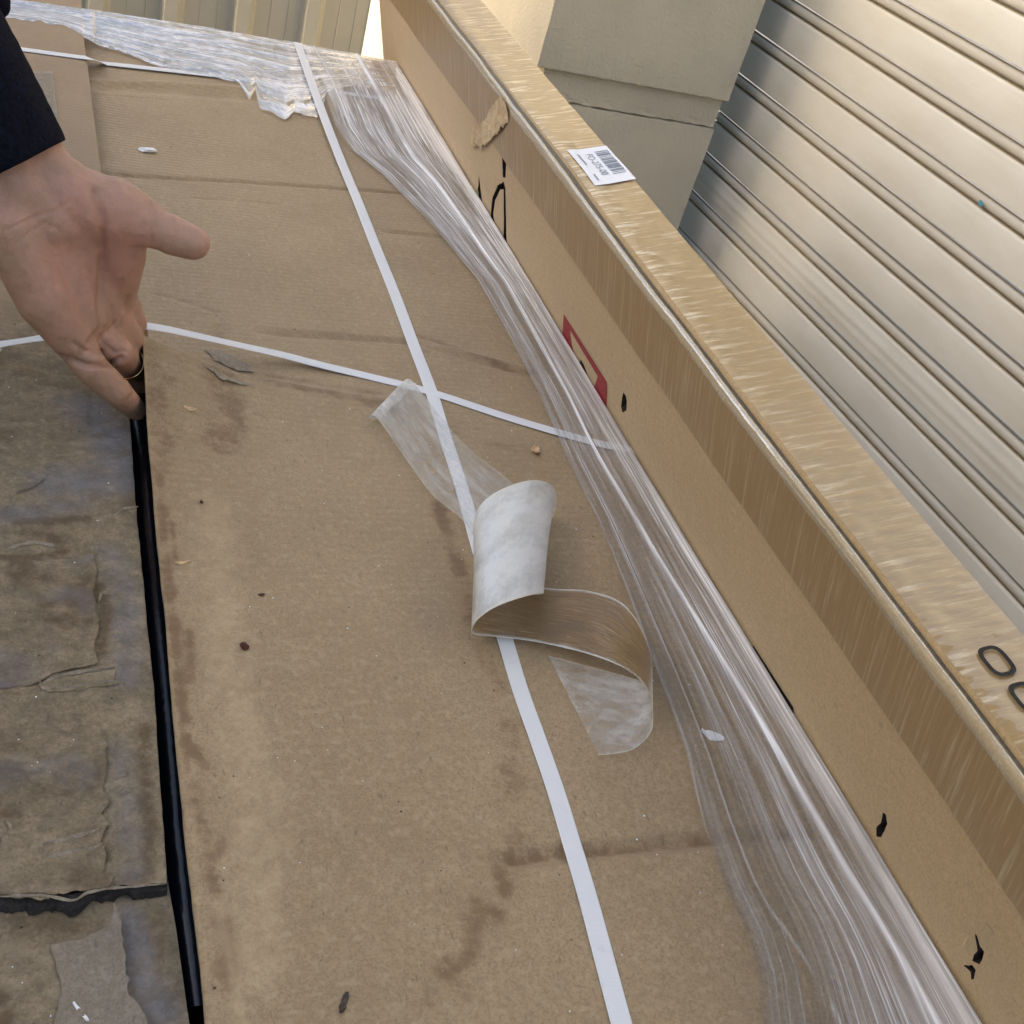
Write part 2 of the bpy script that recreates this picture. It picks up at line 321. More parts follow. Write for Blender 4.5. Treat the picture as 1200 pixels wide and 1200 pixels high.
# rendered wall pier beside the shutter
XS, YP = 1.14, 1.87
def pier():
    t = empty('rendered_pier', (0.95, 2.3, GZ), 'cream rendered masonry pier with a stepped ledge beside the roller shutter', 'pier')
    def block(name, x0, x1, y0, y1, z0, z1, nx=30, seed=0, rag=True):
        # a block with uneven, hand-rendered arrises
        bm = bmesh.new(); bmesh.ops.create_cube(bm, size=1)
        for v in bm.verts: v.co = Vector(((x0 + x1) / 2 + v.co.x * (x1 - x0), (y0 + y1) / 2 + v.co.y * (y1 - y0), (z0 + z1) / 2 + v.co.z * (z1 - z0)))
        bmesh.ops.subdivide_edges(bm, edges=bm.edges[:], cuts=nx, use_grid_fill=True)
        for v in bm.verts:
            ex = min(abs(v.co.x - x0), abs(v.co.x - x1)); ey = abs(v.co.y - y0); ez = min(abs(v.co.z - z0), abs(v.co.z - z1))
            k = sorted((ex, ey, ez))[1]
            if k < 0.012:
                q = (fbm(v.co.x * 1.0 + v.co.z, v.co.y + v.co.z * 1.3, 80, 3, seed) - 0.40) * 0.0045
                v.co.y += max(0, q) if ey < 0.001 else 0
                v.co.z += -q if abs(v.co.z - z1) < 0.001 else (q * 0.7 if abs(v.co.z - z0) < 0.001 else 0)
                if abs(v.co.x - x0) < 0.001: v.co.x += max(0, q)
        me = bpy.data.meshes.new(name); bm.to_mesh(me); bm.free(); me.materials.append(M['render'])
        o = bpy.data.objects.new(name, me); COL.objects.link(o); adopt(o, t); return o
    z1 = Py(745, 99, YP)[2]; z2 = Py(768, 142, YP)[2]
    block('upper_block', 0.769, XS + 0.005, YP, 3.4, z1, 2.2, 60, 1)
    block('ledge_band', 0.790, XS + 0.002, YP + 0.014, 3.4, z2 + 0.002, z1, 40, 2)
    block('lower_block', 0.786, XS + 0.004, YP + 0.010, 3.4, GZ, z2, 40, 3)
pier()

# roller shutter: one slat after another
def shutter():
    t = empty('roller_shutter', (XS + 0.03, 0.3, GZ), 'cream painted steel roller shutter with horizontal slats, streaked with grime', 'shutter')
    pitch = 0.0757; XB = 1.205; ksc = XB / (XS + 0.012); ang = math.radians(3.0)
    zref = float(Px(881.5, 49, XB)[2])
    # profile of one slat (z up within the pitch, x towards the yard negative)
    prof = []
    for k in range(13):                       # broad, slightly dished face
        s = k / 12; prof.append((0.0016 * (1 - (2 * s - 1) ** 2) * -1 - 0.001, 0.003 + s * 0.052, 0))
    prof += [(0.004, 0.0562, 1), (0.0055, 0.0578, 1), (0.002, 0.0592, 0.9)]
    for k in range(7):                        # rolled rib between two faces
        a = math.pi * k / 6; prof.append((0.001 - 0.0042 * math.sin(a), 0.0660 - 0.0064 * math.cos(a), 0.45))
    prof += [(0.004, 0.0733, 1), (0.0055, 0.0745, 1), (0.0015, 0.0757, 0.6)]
    prof = [(p[0], p[1] * ksc, p[2]) for p in prof]; pitch *= ksc
    prof2 = [(p[0] + (-0.0012 if k in (4, 7, 8) else 0), p[1], p[2]) for k, p in enumerate(prof)]
    ys = np.array([0.02] + [-0.12 * k for k in range(1, 30)])
    def slat_mesh(pr, name):
        V = []; G = []
        for y in ys:
            for (px, pz, g) in pr: V.append((px, y, pz)); G.append(g)
        me = bpy.data.meshes.new(name); me.from_pydata(V, [], [tuple(int(i) for i in f[::-1]) for f in grid_faces(len(ys), len(pr))])
        me.materials.append(M['shutter']); me.polygons.foreach_set('use_smooth', [True] * len(me.polygons))
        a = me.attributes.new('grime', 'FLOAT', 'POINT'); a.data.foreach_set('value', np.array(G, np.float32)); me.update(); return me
    ma, mb = slat_mesh(prof, 'slat'), slat_mesh(prof2, 'slat')
    k0 = int((zref - GZ) / pitch) + 1
    for k in range(-k0, 20):
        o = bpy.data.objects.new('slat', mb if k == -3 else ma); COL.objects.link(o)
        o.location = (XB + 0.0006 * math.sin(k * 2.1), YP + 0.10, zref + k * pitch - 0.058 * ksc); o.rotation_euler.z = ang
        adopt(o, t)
    c = Px(1166, 241, XB + 0.055); e = [(c[1] + 0.006 * math.cos(a) * (0.6 + 0.6 * random.random()), c[2] + 0.005 * math.sin(a) * (0.6 + 0.6 * random.random())) for a in np.arange(0, 6.28, 0.4)]
    P, T = sheet_mesh(e, 0.003); xx = 0.0
    V = [(XB - 0.0075 + (YP + 0.10 - p[0]) * math.tan(ang), p[0], p[1]) for p in P]
    o = mesh('paint_fleck', V, T, M['blue_paint'], t); o['label'] = 'small blue paint fleck on the shutter'
shutter()

# steel cladding fence at the back: a row of trapezoid ribs
def fence():
    t = empty('steel_cladding_fence', (0.2, 2.75, GZ), 'beige ribbed steel cladding fence behind the far end of the cartons', 'fence')
    Y = 2.75; x0 = float(Py(100, 0, Y)[0]); x1 = float(Py(435, 0, Y)[0]); pitch = (x1 - x0) / 4.0
    # one cladding sheet = one rib and one pan
    pr = [(0, 0), (0.008, -0.024), (0.035, -0.026), (0.043, -0.002), (0.052, 0.004), (pitch * 0.55, 0.004), (pitch * 0.555, 0.0025), (pitch * 0.565, 0.0025), (pitch * 0.57, 0.004), (pitch * 0.80, 0.004), (pitch * 0.805, 0.0015), (pitch * 0.815, 0.0015), (pitch * 0.82, 0.004), (pitch - 0.003, 0.004), (pitch, 0.0)]
    V = [(px, py, z) for z in (GZ, 0.55) for px, py in pr]; n = len(pr)
    me = bpy.data.meshes.new('cladding_sheet'); me.from_pydata(V, [], [(i, i + 1, n + i + 1, n + i) for i in range(n - 1)]); me.materials.append(M['cladding'])
    for k in range(-22, 4):
        o = bpy.data.objects.new('cladding_sheet', me); COL.objects.link(o); o.location = (x0 + k * pitch, Y, 0); adopt(o, t)
fence()

# wall added out of view, only to hold the cartons in open shade
def added_shade_wall():
    t = empty('added_shade_wall', (-2.3, 0.5, GZ), 'unseen rendered wall added to shade the cartons', 'wall')
    box('shade_wall_body', -2.40, -2.20, -6.0, 2.34, GZ, 1.93, M['render'], t, 0.01); box('shade_wall_coping', -2.43, -2.17, -6.0, 2.36, 1.932, 1.97, M['concrete'], t, 0.008)
added_shade_wall()

# pallet below the cartons
def pallet():
    t = empty('wooden_pallet', (0.05, 0.6, GZ), 'plain timber pallet carrying the cartons', 'pallet')
    for k, y in enumerate(np.linspace(-0.25, 1.55, 8)): box('deck_board', -0.36, 0.45, y, y + 0.11, GZ + 0.10, GZ + 0.122, M['wood'], t, 0.002)
    for x in (-0.34, 0.0, 0.34): box('bearer', x, x + 0.09, -0.25, 1.66, GZ, GZ + 0.098, M['wood'], t, 0.003)
pallet()

# ------------------------------------------------------------------ RIGHT CARTON: the broad lid
X_R, Y_F, Y_N = 0.466, 1.645, -0.28
crest = [Pz(150, 380, 0.045)[:2], Pz(167, 390, 0.044)[:2], Pz(215, 411, 0.031)[:2], Pz(265, 432, 0.016)[:2], Pz(340, 449, 0.005)[:2], Pz(480, 474, 0.0)[:2]]
crest_z = [0.045, 0.044, 0.031, 0.016, 0.005, 0.0]
cx = np.array([c[0] for c in crest]); cy = np.array([c[1] for c in crest])
CREASES = [  # polyline, depth, half width
    (px_line([(290, 388), (400, 395), (475, 400), (560, 424), (625, 440)]), -0.0040, 0.0040),
    (px_line([(480, 402), (560, 421), (625, 437)]), 0.0035, 0.007),
    (px_line([(100, 203), (190, 208), (330, 216), (470, 226), (560, 236)]), -0.0034, 0.0030),
    (px_line([(220, 232), (330, 240)]), -0.0012, 0.002),
    (px_line([(440, 270), (540, 281), (600, 292)]), -0.0030, 0.0035),
    (px_line([(565, 1012), (640, 1002), (730, 993), (830, 984), (960, 974), (1020, 970)]), -0.0048, 0.0048),
    (px_line([(100, 102), (200, 107), (330, 118)]), -0.0028, 0.010),
    (px_line([(90, 96), (200, 99), (330, 108)]), 0.0030, 0.007),
    (px_line([(104, 109), (200, 117)]), -0.0012, 0.002),
    (px_line([(450, 480), (520, 487), (600, 512), (630, 528)]), 0.0012, 0.003),
    (px_line([(225, 446), (260, 449), (320, 455)]), -0.0025, 0.0022),
    (px_line([(170, 340), (215, 352), (255, 366), (262, 395)]), -0.0015, 0.002),
]
def HR(x, y):
    x = np.asarray(x, float); y = np.asarray(y, float)
    z = 0.0035 * (fbm(x, y, 4.5, 3, 2) - 0.5) + 0.0008 * (fbm(x, y, 28, 3, 5) - 0.5)
    o = np.argsort(cx); yc = np.interp(x, cx[o], cy[o]); zc = np.interp(x, cx[o], np.array(crest_z)[o])
    d = y - yc
    lift = np.where(d < 0, zc * np.exp(d / 0.085) * (1 - sstep(-0.30, -0.20, -d) * 0), zc * (0.88 * np.exp(-(d / 0.0055) ** 2) + 0.12 * np.exp(-(d / 0.03) ** 2)))
    z = z + lift
    for pl, dep, wd in CREASES:
        q, t = polydist(x, y, pl); z = z + dep * np.exp(-(q / wd) ** 2) * np.clip(np.minimum(t, 1 - t) * 12, 0, 1)
    return z
edge_px = [(167, 390), (170, 440), (172, 490), (178, 560), (184, 640), (193, 720), (199, 800), (208, 900), (215, 970), (224, 1050), (234, 1130), (240, 1200), (247, 1260)]
edge_z = [0.044, 0.030, 0.020, 0.011, 0.005, 0.002, 0, 0, 0, 0, 0, 0, 0]
ep = np.array([Pz(u, v, z)[:2] for (u, v), z in zip(edge_px, edge_z)])
ep = np.vstack([[0.030, Y_F], [0.035, 1.2], [0.045, 0.95], [ep[0][0] - 0.012, ep[0][1] + 0.03], ep, [ep[-1][0], Y_N]])
eo = np.argsort(ep[:, 1])
def edgeR(y): return np.interp(y, ep[eo, 1], ep[eo, 0]) + 0.0007 * (fbm(y, y * 0 + 3, 60, 3, 4) - 0.5)

carton_r = empty('flat_carton', (0.27, 0.65, GZ + 0.122), 'broad flat brown carton with creased, stained lid, strapped in white', 'carton')
def lid_right():
    ny = 640; nx = 150
    ys = np.concatenate([np.linspace(Y_N, 0.17, 30)[:-1], np.linspace(0.17, Y_F, ny)]); ny = len(ys)
    U = np.linspace(0, 1, nx); Yg, Ug = np.meshgrid(ys, U, indexing='ij')
    E_ = edgeR(Yg); Xg = E_ + (X_R - E_) * Ug; Z = HR(Xg, Yg)
    x = Xg.ravel(); y = Yg.ravel()
    st = np.zeros_like(x); pa = np.zeros_like(x)
    def blob(px, r, amt, arr, sq=1.0):
        q, _ = polydist(x, y, px_line(px) if len(px) > 1 else px_line([px[0], (px[0][0] + 1, px[0][1])]))
        arr[:] = np.maximum(arr, amt * np.exp(-(q / r) ** 2))
    blob([(186, 570), (192, 640), (204, 740), (214, 830), (220, 900)], 0.0045, 0.95, st); blob([(222, 745), (222, 800)], 0.004, 0.9, st); blob([(222, 880), (238, 900)], 0.006, 0.95, st)
    blob([(228, 940), (236, 965)], 0.004, 1.0, st); blob([(250, 1030), (254, 1045)], 0.006, 1.0, st); blob([(262, 1085), (266, 1140)], 0.007, 0.9, st); blob([(230, 920), (238, 960), (252, 1040), (262, 1110), (268, 1160)], 0.006, 0.6, st)
    blob([(200, 620), (206, 660)], 0.003, 0.9, st); blob([(262, 985), (258, 1000)], 0.004, 0.8, st)
    blob([(180, 470), (190, 560)], 0.02, 0.55, st)
    blob([(250, 455), (275, 490), (262, 530)], 0.022, 0.72, st)
    blob([(230, 440), (300, 452), (380, 462), (470, 478)], 0.010, 0.75, st)
    blob([(300, 438), (450, 462)], 0.006, 0.6, st)
    blob([(512, 590), (528, 640), (540, 672)], 0.008, 0.85, st)
    blob([(540, 672), (560, 760), (585, 800)], 0.011, 0.45, st)
    blob([(598, 850), (602, 920), (600, 1000)], 0.013, 0.55, st)
    blob([(585, 1020), (592, 1044)], 0.006, 0.85, st); blob([(560, 1062), (580, 1070)], 0.008, 0.80, st)
    blob([(556, 1085), (550, 1120), (520, 1140)], 0.008, 0.85, st); blob([(500, 1170), (530, 1150)], 0.012, 0.5, st)
    blob([(600, 1006), (700, 996), (821, 984), (960, 974)], 0.005, 0.72, st); blob([(545, 1005), (600, 1000)], 0.006, 0.6, st)  # first path paints the shade of the fold crease into the lid colour
    blob([(480, 390), (540, 412), (620, 440)], 0.007, 0.62, st); blob([(530, 505), (620, 530)], 0.01, 0.45, st)  # first path: shade of the stepped crease, painted in dark
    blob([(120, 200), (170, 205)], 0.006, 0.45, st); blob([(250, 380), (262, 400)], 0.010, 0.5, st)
    blob([(255, 1060), (275, 1150), (285, 1210)], 0.006, 0.6, pa); blob([(285, 960), (290, 985)], 0.008, 0.5, pa)
    blob([(250, 600), (262, 760), (300, 930), (300, 1130)], 0.028, 0.55, pa)
    blob([(185, 150), (250, 150)], 0.03, 0.35, pa); blob([(160, 212), (175, 216)], 0.012, 0.5, pa)
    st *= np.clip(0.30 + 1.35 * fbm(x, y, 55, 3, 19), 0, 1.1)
    V = np.stack([x, y, Z.ravel()], 1); F_ = grid_faces(ny, nx)[:, ::-1]
    # board thickness: turn every rim down by 5 mm
    rim = [0 * nx + j for j in range(nx)]
    base = len(V); left = np.arange(ny) * nx; low = V[left].copy(); low[:, 2] -= 0.0045; low[:, 0] += 0.0004
    V = np.vstack([V, low]); sk = [(left[i], base + i, base + i + 1, left[i + 1]) for i in range(ny - 1)]
    st = np.concatenate([st, np.full(ny, 0.6)]); pa = np.concatenate([pa, np.zeros(ny)])
    b2 = len(V); right = np.arange(ny) * nx + nx - 1; lowr = V[right].copy(); lowr[:, 2] -= 0.006; V = np.vstack([V, lowr]); sk += [(right[i + 1], b2 + i + 1, b2 + i, right[i]) for i in range(ny - 1)]
    st = np.concatenate([st, np.zeros(ny)]); pa = np.concatenate([pa, np.zeros(ny)])
    mesh('lid', V, list(map(tuple, F_)) + sk, M['card'], carton_r, True, attrs={'stain_crease_shade': st, 'pale': pa})
lid_right()
ZB = GZ + 0.124
box('side_panel', X_R - 0.006, X_R - 0.001, Y_N, Y_F - 0.001, ZB, -0.006, M['card_side'], carton_r)
box('end_panel', 0.075, X_R - 0.0065, Y_F - 0.006, Y_F - 0.0012, ZB, -0.006, M['card_side'], carton_r)
box('end_panel', 0.09, X_R - 0.0065, Y_N + 0.001, Y_N + 0.006, ZB, -0.006, M['card_side'], carton_r)
# ragged scab of torn tape paper beside the fold, above the wet patch
for px in ([(238, 402), (262, 405), (290, 418), (300, 430), (278, 428), (252, 414)], [(240, 418), (270, 430), (262, 424)], [(232, 448), (262, 452), (300, 458), (258, 456)]):
    ol = densify([Pz(u, v, 0.006)[:2] for u, v in px], 0.002, 0.0032, 5); P, T = sheet_mesh(ol, 0.002)
    mesh('torn_paper', [(p[0], p[1], HR(p[0], p[1]) + 0.0005 + 0.0012 * fbm(p[0], p[1], 180, 3, 8)) for p in P], T, M['pulp'], carton_r)

# black plastic that shows in the slit between the two lids
sp = [(Pz(u0, v)[:2] if False else (Pz(u0, v, -0.012)[:2], Pz(u1, v, -0.012)[:2])) for v, u0, u1 in
      [(380, 130, 215), (490, 135, 205), (600, 140, 215), (720, 152, 225), (850, 165, 240), (960, 175, 250), (1060, 185, 262), (1172, 200, 275)]]
V = []; nk = 9
for (a, b) in sp:
    for k in range(nk):
        s = k / (nk - 1); p = a + (b - a) * s; V.append((p[0], p[1], -0.030 + 0.014 * math.sin(math.pi * s) + 0.003 * (fbm(p[0], p[1], 30, 2, 1) - 0.5)))
tag(mesh('black_plastic_sheet', V, grid_faces(len(sp), nk)[:, ::-1], M['black_film'], None, True), 'glossy black plastic seen down the slit between the two lids', 'plastic sheet')

# ------------------------------------------------------------------ LEFT CARTON: wet, torn lid
X_L = -0.37
lp_px = [(152, 485), (160, 600), (172, 720), (180, 800), (190, 940), (196, 1030)]
lp = np.array([Pz(u, v, -0.002)[:2] for u, v in lp_px])
fe = np.array([Pz(u, v, 0.012)[:2] for u, v in [(97, 38), (104, 90), (118, 200)]])
lp = np.vstack([[fe[0][0], Y_F - 0.002], fe, [fe[-1][0] + 0.002, 0.95], [lp[0][0] - 0.012, lp[0][1] + 0.09], lp, [lp[-1][0], 0.25]])
lo_ = np.argsort(lp[:, 1])
def edgeL(y): return np.interp(y, lp[lo_, 1], lp[lo_, 0]) + 0.0008 * (fbm(y, y * 0 + 9, 70, 3, 11) - 0.5)
LCRE = [(px_line([(0, 974), (60, 966), (130, 956), (196, 948)]), -0.0014, 0.0022), (px_line([(0, 325), (30, 323), (60, 322)]), -0.005, 0.004),
        (px_line([(130, 600), (165, 594)]), 0.0022, 0.004), (px_line([(0, 640), (60, 650), (110, 640)]), -0.0016, 0.004), (px_line([(20, 610), (100, 602)]), 0.0016, 0.004),
        (px_line([(112, 640), (116, 700), (116, 765)]), -0.0012, 0.003), (px_line([(60, 565), (0, 585)]), 0.0014, 0.002), (px_line([(110, 440), (108, 500)]), -0.0012, 0.004),
        (px_line([(0, 395), (60, 386), (120, 380)]), 0.003, 0.012), (px_line([(0, 545), (70, 540), (150, 535)]), 0.0009, 0.003),
        (px_line([(0, 930), (50, 925), (100, 930)]), -0.0016, 0.010), (px_line([(0, 880), (80, 900)]), 0.0014, 0.012)]
def HL(x, y):
    z = -0.003 + 0.017 * sstep(0.80, 0.98, y) + 0.004 * (fbm(x, y, 7, 3, 21) - 0.5) + 0.0028 * (fbm(x, y, 34, 3, 25) - 0.5) * (1 - sstep(0.7, 0.95, y))
    for pl, dep, wd in LCRE:
        q, t = polydist(x, y, pl); z = z + dep * np.exp(-(q / wd) ** 2)
    return z
carton_l = empty('wet_carton', (-0.15, 0.65, GZ + 0.122), 'water-stained grey-brown carton with torn, peeling lid along the left', 'carton')
tear_px = [(-60, 1047), (0, 1046), (30, 1046), (50, 1047), (70, 1048), (85, 1052), (100, 1045), (108, 1041), (130, 1039), (145, 1036), (150, 1034), (160, 1036), (175, 1034), (187, 1032), (197, 1033)]
tear = np.array([Pz(u, v, -0.003)[:2] for u, v in tear_px]); tear = np.vstack([[X_L, tear[0][1] + 0.01], tear])
def tearY(x): return np.interp(x, tear[:, 0], tear[:, 1]) + 0.0022 * (fbm(x, x * 0, 300, 3, 31) - 0.5)
def lid_left():
    nu, nv = 190, 560; Xf = np.concatenate([np.linspace(X_L, -0.06, 40)[:-1], np.linspace(-0.06, 0.08, nu - 39)]); Vv = np.linspace(0, 1, nv)
    S, T = np.meshgrid((Xf - X_L) / (0.08 - X_L), Vv, indexing='ij')
    Yt = tearY(Xf); Y = Yt[:, None] + (Y_F - 0.002 - Yt[:, None]) * T ** 1.25
    X = X_L + (edgeL(Y) - X_L) * S; Z = HL(X, Y)
    x = X.ravel(); y = Y.ravel(); st = np.zeros_like(x); pa = np.zeros_like(x); gr = np.zeros_like(x)
    def blob(px, r, amt, arr):
        q, _ = polydist(x, y, px_line(px) if len(px) > 1 else px_line([px[0], (px[0][0] + 1, px[0][1])])); arr[:] = np.maximum(arr, amt * np.exp(-(q / r) ** 2))
    blob([(20, 608), (60, 607), (105, 604)], 0.0045, 1.0, st); blob([(0, 648), (40, 649), (75, 640)], 0.005, 1.0, st); blob([(60, 622), (80, 640)], 0.005, 0.8, st)
    blob([(115, 680), (125, 712), (122, 735), (118, 760)], 0.005, 1.0, st); blob([(0, 620), (100, 615)], 0.012, 0.5, st)
    blob([(152, 565), (155, 585)], 0.007, 0.75, st); blob([(170, 850), (174, 960), (172, 1020)], 0.006, 0.75, st)
    blob([(60, 930), (90, 950)], 0.012, 0.7, st); blob([(0, 480), (10, 500)], 0.016, 0.5, st); blob([(85, 445), (90, 460)], 0.01, 0.4, st)
    blob([(0, 790), (40, 800)], 0.012, 0.4, st); blob([(0, 870), (20, 960)], 0.02, 0.45, st); blob([(125, 990), (127, 1000)], 0.004, 0.9, st)
    blob([(95, 470), (130, 500), (140, 560), (60, 560)], 0.024, 0.85, gr); blob([(130, 640), (150, 700), (150, 790)], 0.014, 0.7, gr); blob([(0, 600), (90, 590)], 0.016, 0.7, gr)
    blob([(100, 790), (130, 785)], 0.006, 0.9, gr); blob([(140, 870), (150, 960), (155, 1020)], 0.012, 0.6, gr)
    blob([(0, 660), (90, 680), (60, 760)], 0.03, 0.35, pa); blob([(30, 440), (60, 470)], 0.03, 0.35, pa)
    # dry kraft beyond the soaked part
    dry = sstep(0.80, 0.90, y + 0.05 * (fbm(x, y, 20, 3, 3) - 0.5)); pa = np.maximum(pa * (1 - dry), 0); st *= (1 - dry); gr *= (1 - dry)
    V = np.stack([x, y, Z.ravel()], 1); F_ = list(map(tuple, grid_faces(nu, nv)))
    b = len(V); ed = np.array([(nu - 1) * nv + j for j in range(nv)]); lw = V[ed].copy(); lw[:, 2] -= 0.0045; V = np.vstack([V, lw])
    F_ += [(ed[i], b + i, b + i + 1, ed[i + 1]) for i in range(nv - 1)]
    z0 = np.zeros(nv); st = np.concatenate([st, z0]); pa = np.concatenate([pa, z0 + 0.5]); gr = np.concatenate([gr, z0]); dry = np.concatenate([dry, dry[ed]])
    mesh('lid', V, F_, M['wet_dry'], carton_l, True, attrs={'stain_crease_shade': st, 'pale': pa, 'grey': gr, 'dry': dry})
# the wet material dries out to ordinary kraft along the lid
def wet_dry():
    mt = cardboard('wet_and_dry_kraft', (0.272, 0.208, 0.124), (0.200, 0.150, 0.088), (0.36, 0.285, 0.185), stain_crease_shade=(0.095, 0.056, 0.022), use_attr=True, grey=(0.165, 0.165, 0.185), flute='y', rough=0.85, sheen=0.05, mottle=0.42)
    n = mt.node_tree; p = [q for q in n.nodes if q.type == 'BSDF_PRINCIPLED'][0]; src = p.inputs['Base Color'].links[0].from_socket
    v = coords(n); g = noise(n, v, 620, 4, 0.7); b = noise(n, v, 9, 5, 0.6)
    c = mixc(n, ramp(n, b, 0.3, 0.72), (0.39, 0.285, 0.18), (0.33, 0.24, 0.15)); c = mixc(n, ramp(n, g, 0.35, 0.72, 0, 0.6), c, (0.27, 0.19, 0.115))
    L(n, mixc(n, attr(n, 'dry'), src, c), p.inputs['Base Color']); return mt
M['wet_dry'] = wet_dry()
lid_left()
# dark torn board core under the ragged front edge
ux = np.linspace(-0.12, float(tear[-1][0]), 130); V = []
for x in ux:
    yt = float(tearY(x)); k = 0.0008 + 0.0150 * float(fbm(x, 0, 130, 4, 41)) ** 1.7 * (1.1 - 0.5 * (x + 0.12) / 0.2) ; z = float(HL(x, yt))
    V += [(x, yt + 0.002, z - 0.0006), (x, yt - k * 0.25, z - 0.0025 - 0.0012 * float(fbm(x, 1, 200, 2, 3))), (x, yt - k * 0.7, z - 0.0045 + 0.0016 * float(fbm(x, 2, 260, 2, 4))), (x, yt - k, z - 0.0068)]
mesh('torn_core', V, grid_faces(len(ux), 4), M['dark_core'], carton_l)
# lower ply in front of the tear
def HLL(x, y): return -0.0105 + 0.003 * (fbm(x, y, 12, 3, 51) - 0.5) + 0.0012 * (fbm(x, y, 60, 3, 52) - 0.5)
low_edge = np.array([Pz(u, v, -0.0105)[:2] for u, v in [(196, 1025), (200, 1050), (207, 1090), (215, 1150), (222, 1200), (232, 1270)]])
ys = np.linspace(Y_N, 0.40, 200); lo2 = np.argsort(low_edge[:, 1])
Xe = np.interp(ys, low_edge[lo2, 1], low_edge[lo2, 0]); S = np.concatenate([np.linspace(0, 0.7, 12)[:-1], np.linspace(0.7, 1, 110)])
X = X_L + (Xe[:, None] - X_L) * S[None, :]; Y = np.repeat(ys[:, None], len(S), 1); x = X.ravel(); y = Y.ravel()
st = np.zeros_like(x); gr = np.zeros_like(x); pa = np.zeros_like(x)
for px, r, a, arr in (([(30, 1085), (80, 1080)], 0.014, 0.7, st), ([(175, 1070), (190, 1110)], 0.010, 0.6, st), ([(150, 1075), (165, 1140), (190, 1190)], 0.012, 0.8, gr), ([(0, 1170), (5, 1200)], 0.006, 0.8, st), ([(100, 1200), (60, 1150)], 0.03, 0.5, pa)):
    q, _ = polydist(x, y, px_line(px, -0.0105)); arr[:] = np.maximum(arr, a * np.exp(-(q / r) ** 2))
mesh('lower_ply', np.stack([x, y, HLL(x, y)], 1), grid_faces(len(ys), len(S))[:, ::-1], M['wet'], carton_l, True, attrs={'stain_crease_shade': st, 'pale': pa, 'grey': gr})
# peeled paper ply with curled ragged edge
ol = [Pz(u, v, -0.009)[:2] for u, v in [(133, 1062), (130, 1075), (128, 1084), (108, 1092), (90, 1099), (60, 1105), (66, 1130), (72, 1160), (60, 1215), (55, 1270), (190, 1270), (178, 1215), (168, 1190), (160, 1178), (152, 1172), (148, 1160), (153, 1152), (147, 1146), (145, 1120), (142, 1095), (139, 1075)]]
rag = densify(ol, 0.0022, 0.0014, 15); P, T = sheet_mesh(rag, 0.004); re_ = [Pz(u, v, -0.009)[:2] for u, v in [(134, 1062), (139, 1075), (145, 1120), (147, 1146), (150, 1165), (168, 1190), (190, 1270)]]
q, _ = polydist(P[:, 0], P[:, 1], re_)
Vz = HLL(P[:, 0], P[:, 1]) + 0.0009 + 0.0045 * np.exp(-(q / 0.006) ** 2)
mesh('peeled_ply', np.column_stack([P, Vz]), T, M['wet_light'] if 'wet_light' in M else cardboard('damp_peeled_kraft', (0.27, 0.215, 0.15), (0.21, 0.165, 0.112), (0.34, 0.285, 0.21)), carton_l, True)
# slivers of torn surface paper on the wet lid
def sliver(px, w, z=0.0, up=0.0014, seed=0):
    w *= 0.5
    c = catmull([Pz(u, v, z) for u, v in px], 6); V = []
    for i, p in enumerate(c):
        d = c[min(i + 1, len(c) - 1)] - c[max(i - 1, 0)]; nn = np.array([-d[1], d[0], 0]); nn /= np.linalg.norm(nn) + 1e-9
        ww = w * (0.15 + 1.3 * float(vnoise(p[0], p[1], 320, seed))) * min(1, 4 * min(i + 0.3, len(c) - 1 - i + 0.3) / len(c) + 0.2)
        for s, k in ((-1, 0.1), (0, 0.55), (1, 1.0)):
            r = p + nn * ww * s; V.append((r[0], r[1], float(HL(r[0], r[1])) + 0.0005 + up * k * float(0.4 + vnoise(p[0], p[1], 260, seed + 2))))
    mesh('torn_paper', V, grid_faces(len(c), 3), M['pulp'], carton_l)
def ply(px, curl_px, seed, amt=0.0022):
    ol = densify([Pz(u, v)[:2] for u, v in px], 0.0018, 0.0016, seed); P, T = sheet_mesh(ol, 0.0035); q, _ = polydist(P[:, 0], P[:, 1], px_line(curl_px))
    z = HL(P[:, 0], P[:, 1]) + 0.0005 + amt * np.exp(-(q / 0.0035) ** 2) * (0.3 + 1.2 * fbm(P[:, 0], P[:, 1], 120, 2, seed)); n_ = len(P)
    mesh('peeled_ply', np.column_stack([P, z]), T, M['wet'], carton_l, True, attrs={'stain_crease_shade': 0.75 * sstep(0.45, 0.75, fbm(P[:, 0], P[:, 1], 35, 3, seed)), 'pale': 0.35 * np.exp(-(q / 0.003) ** 2) + 0.1, 'grey': 0.6 * sstep(0.5, 0.8, fbm(P[:, 0], P[:, 1], 28, 3, seed + 4))})
ply([(-60, 868), (60, 866), (118, 862), (127, 868), (121, 884), (126, 900), (119, 918), (127, 934), (120, 950), (128, 962), (118, 986), (127, 1000), (123, 1016), (134, 1028), (130, 1036), (60, 1043), (-60, 1043)], [(122, 862), (123, 900), (123, 950), (124, 990), (132, 1032)], 141)
ply([(-60, 655), (0, 654), (60, 651), (108, 643), (114, 662), (110, 690), (116, 720), (111, 752), (115, 775), (60, 784), (44, 797), (-60, 804)], [(108, 643), (112, 690), (113, 775), (44, 797)], 151, 0.0016)
ply([(46, 796), (80, 789), (138, 782), (134, 790), (142, 797), (90, 804), (56, 806)], [(50, 797), (138, 783)], 161, 0.0012)
sliver([(50, 985), (80, 978), (105, 972), (122, 966)], 0.0018, seed=3); sliver([(55, 1000), (80, 995), (110, 990), (122, 985)], 0.0016, seed=4)
sliver([(45, 797), (60, 792), (80, 786), (100, 783), (135, 780)], 0.0014, seed=5); sliver([(60, 803), (90, 800), (120, 796), (140, 794)], 0.0010, seed=6)
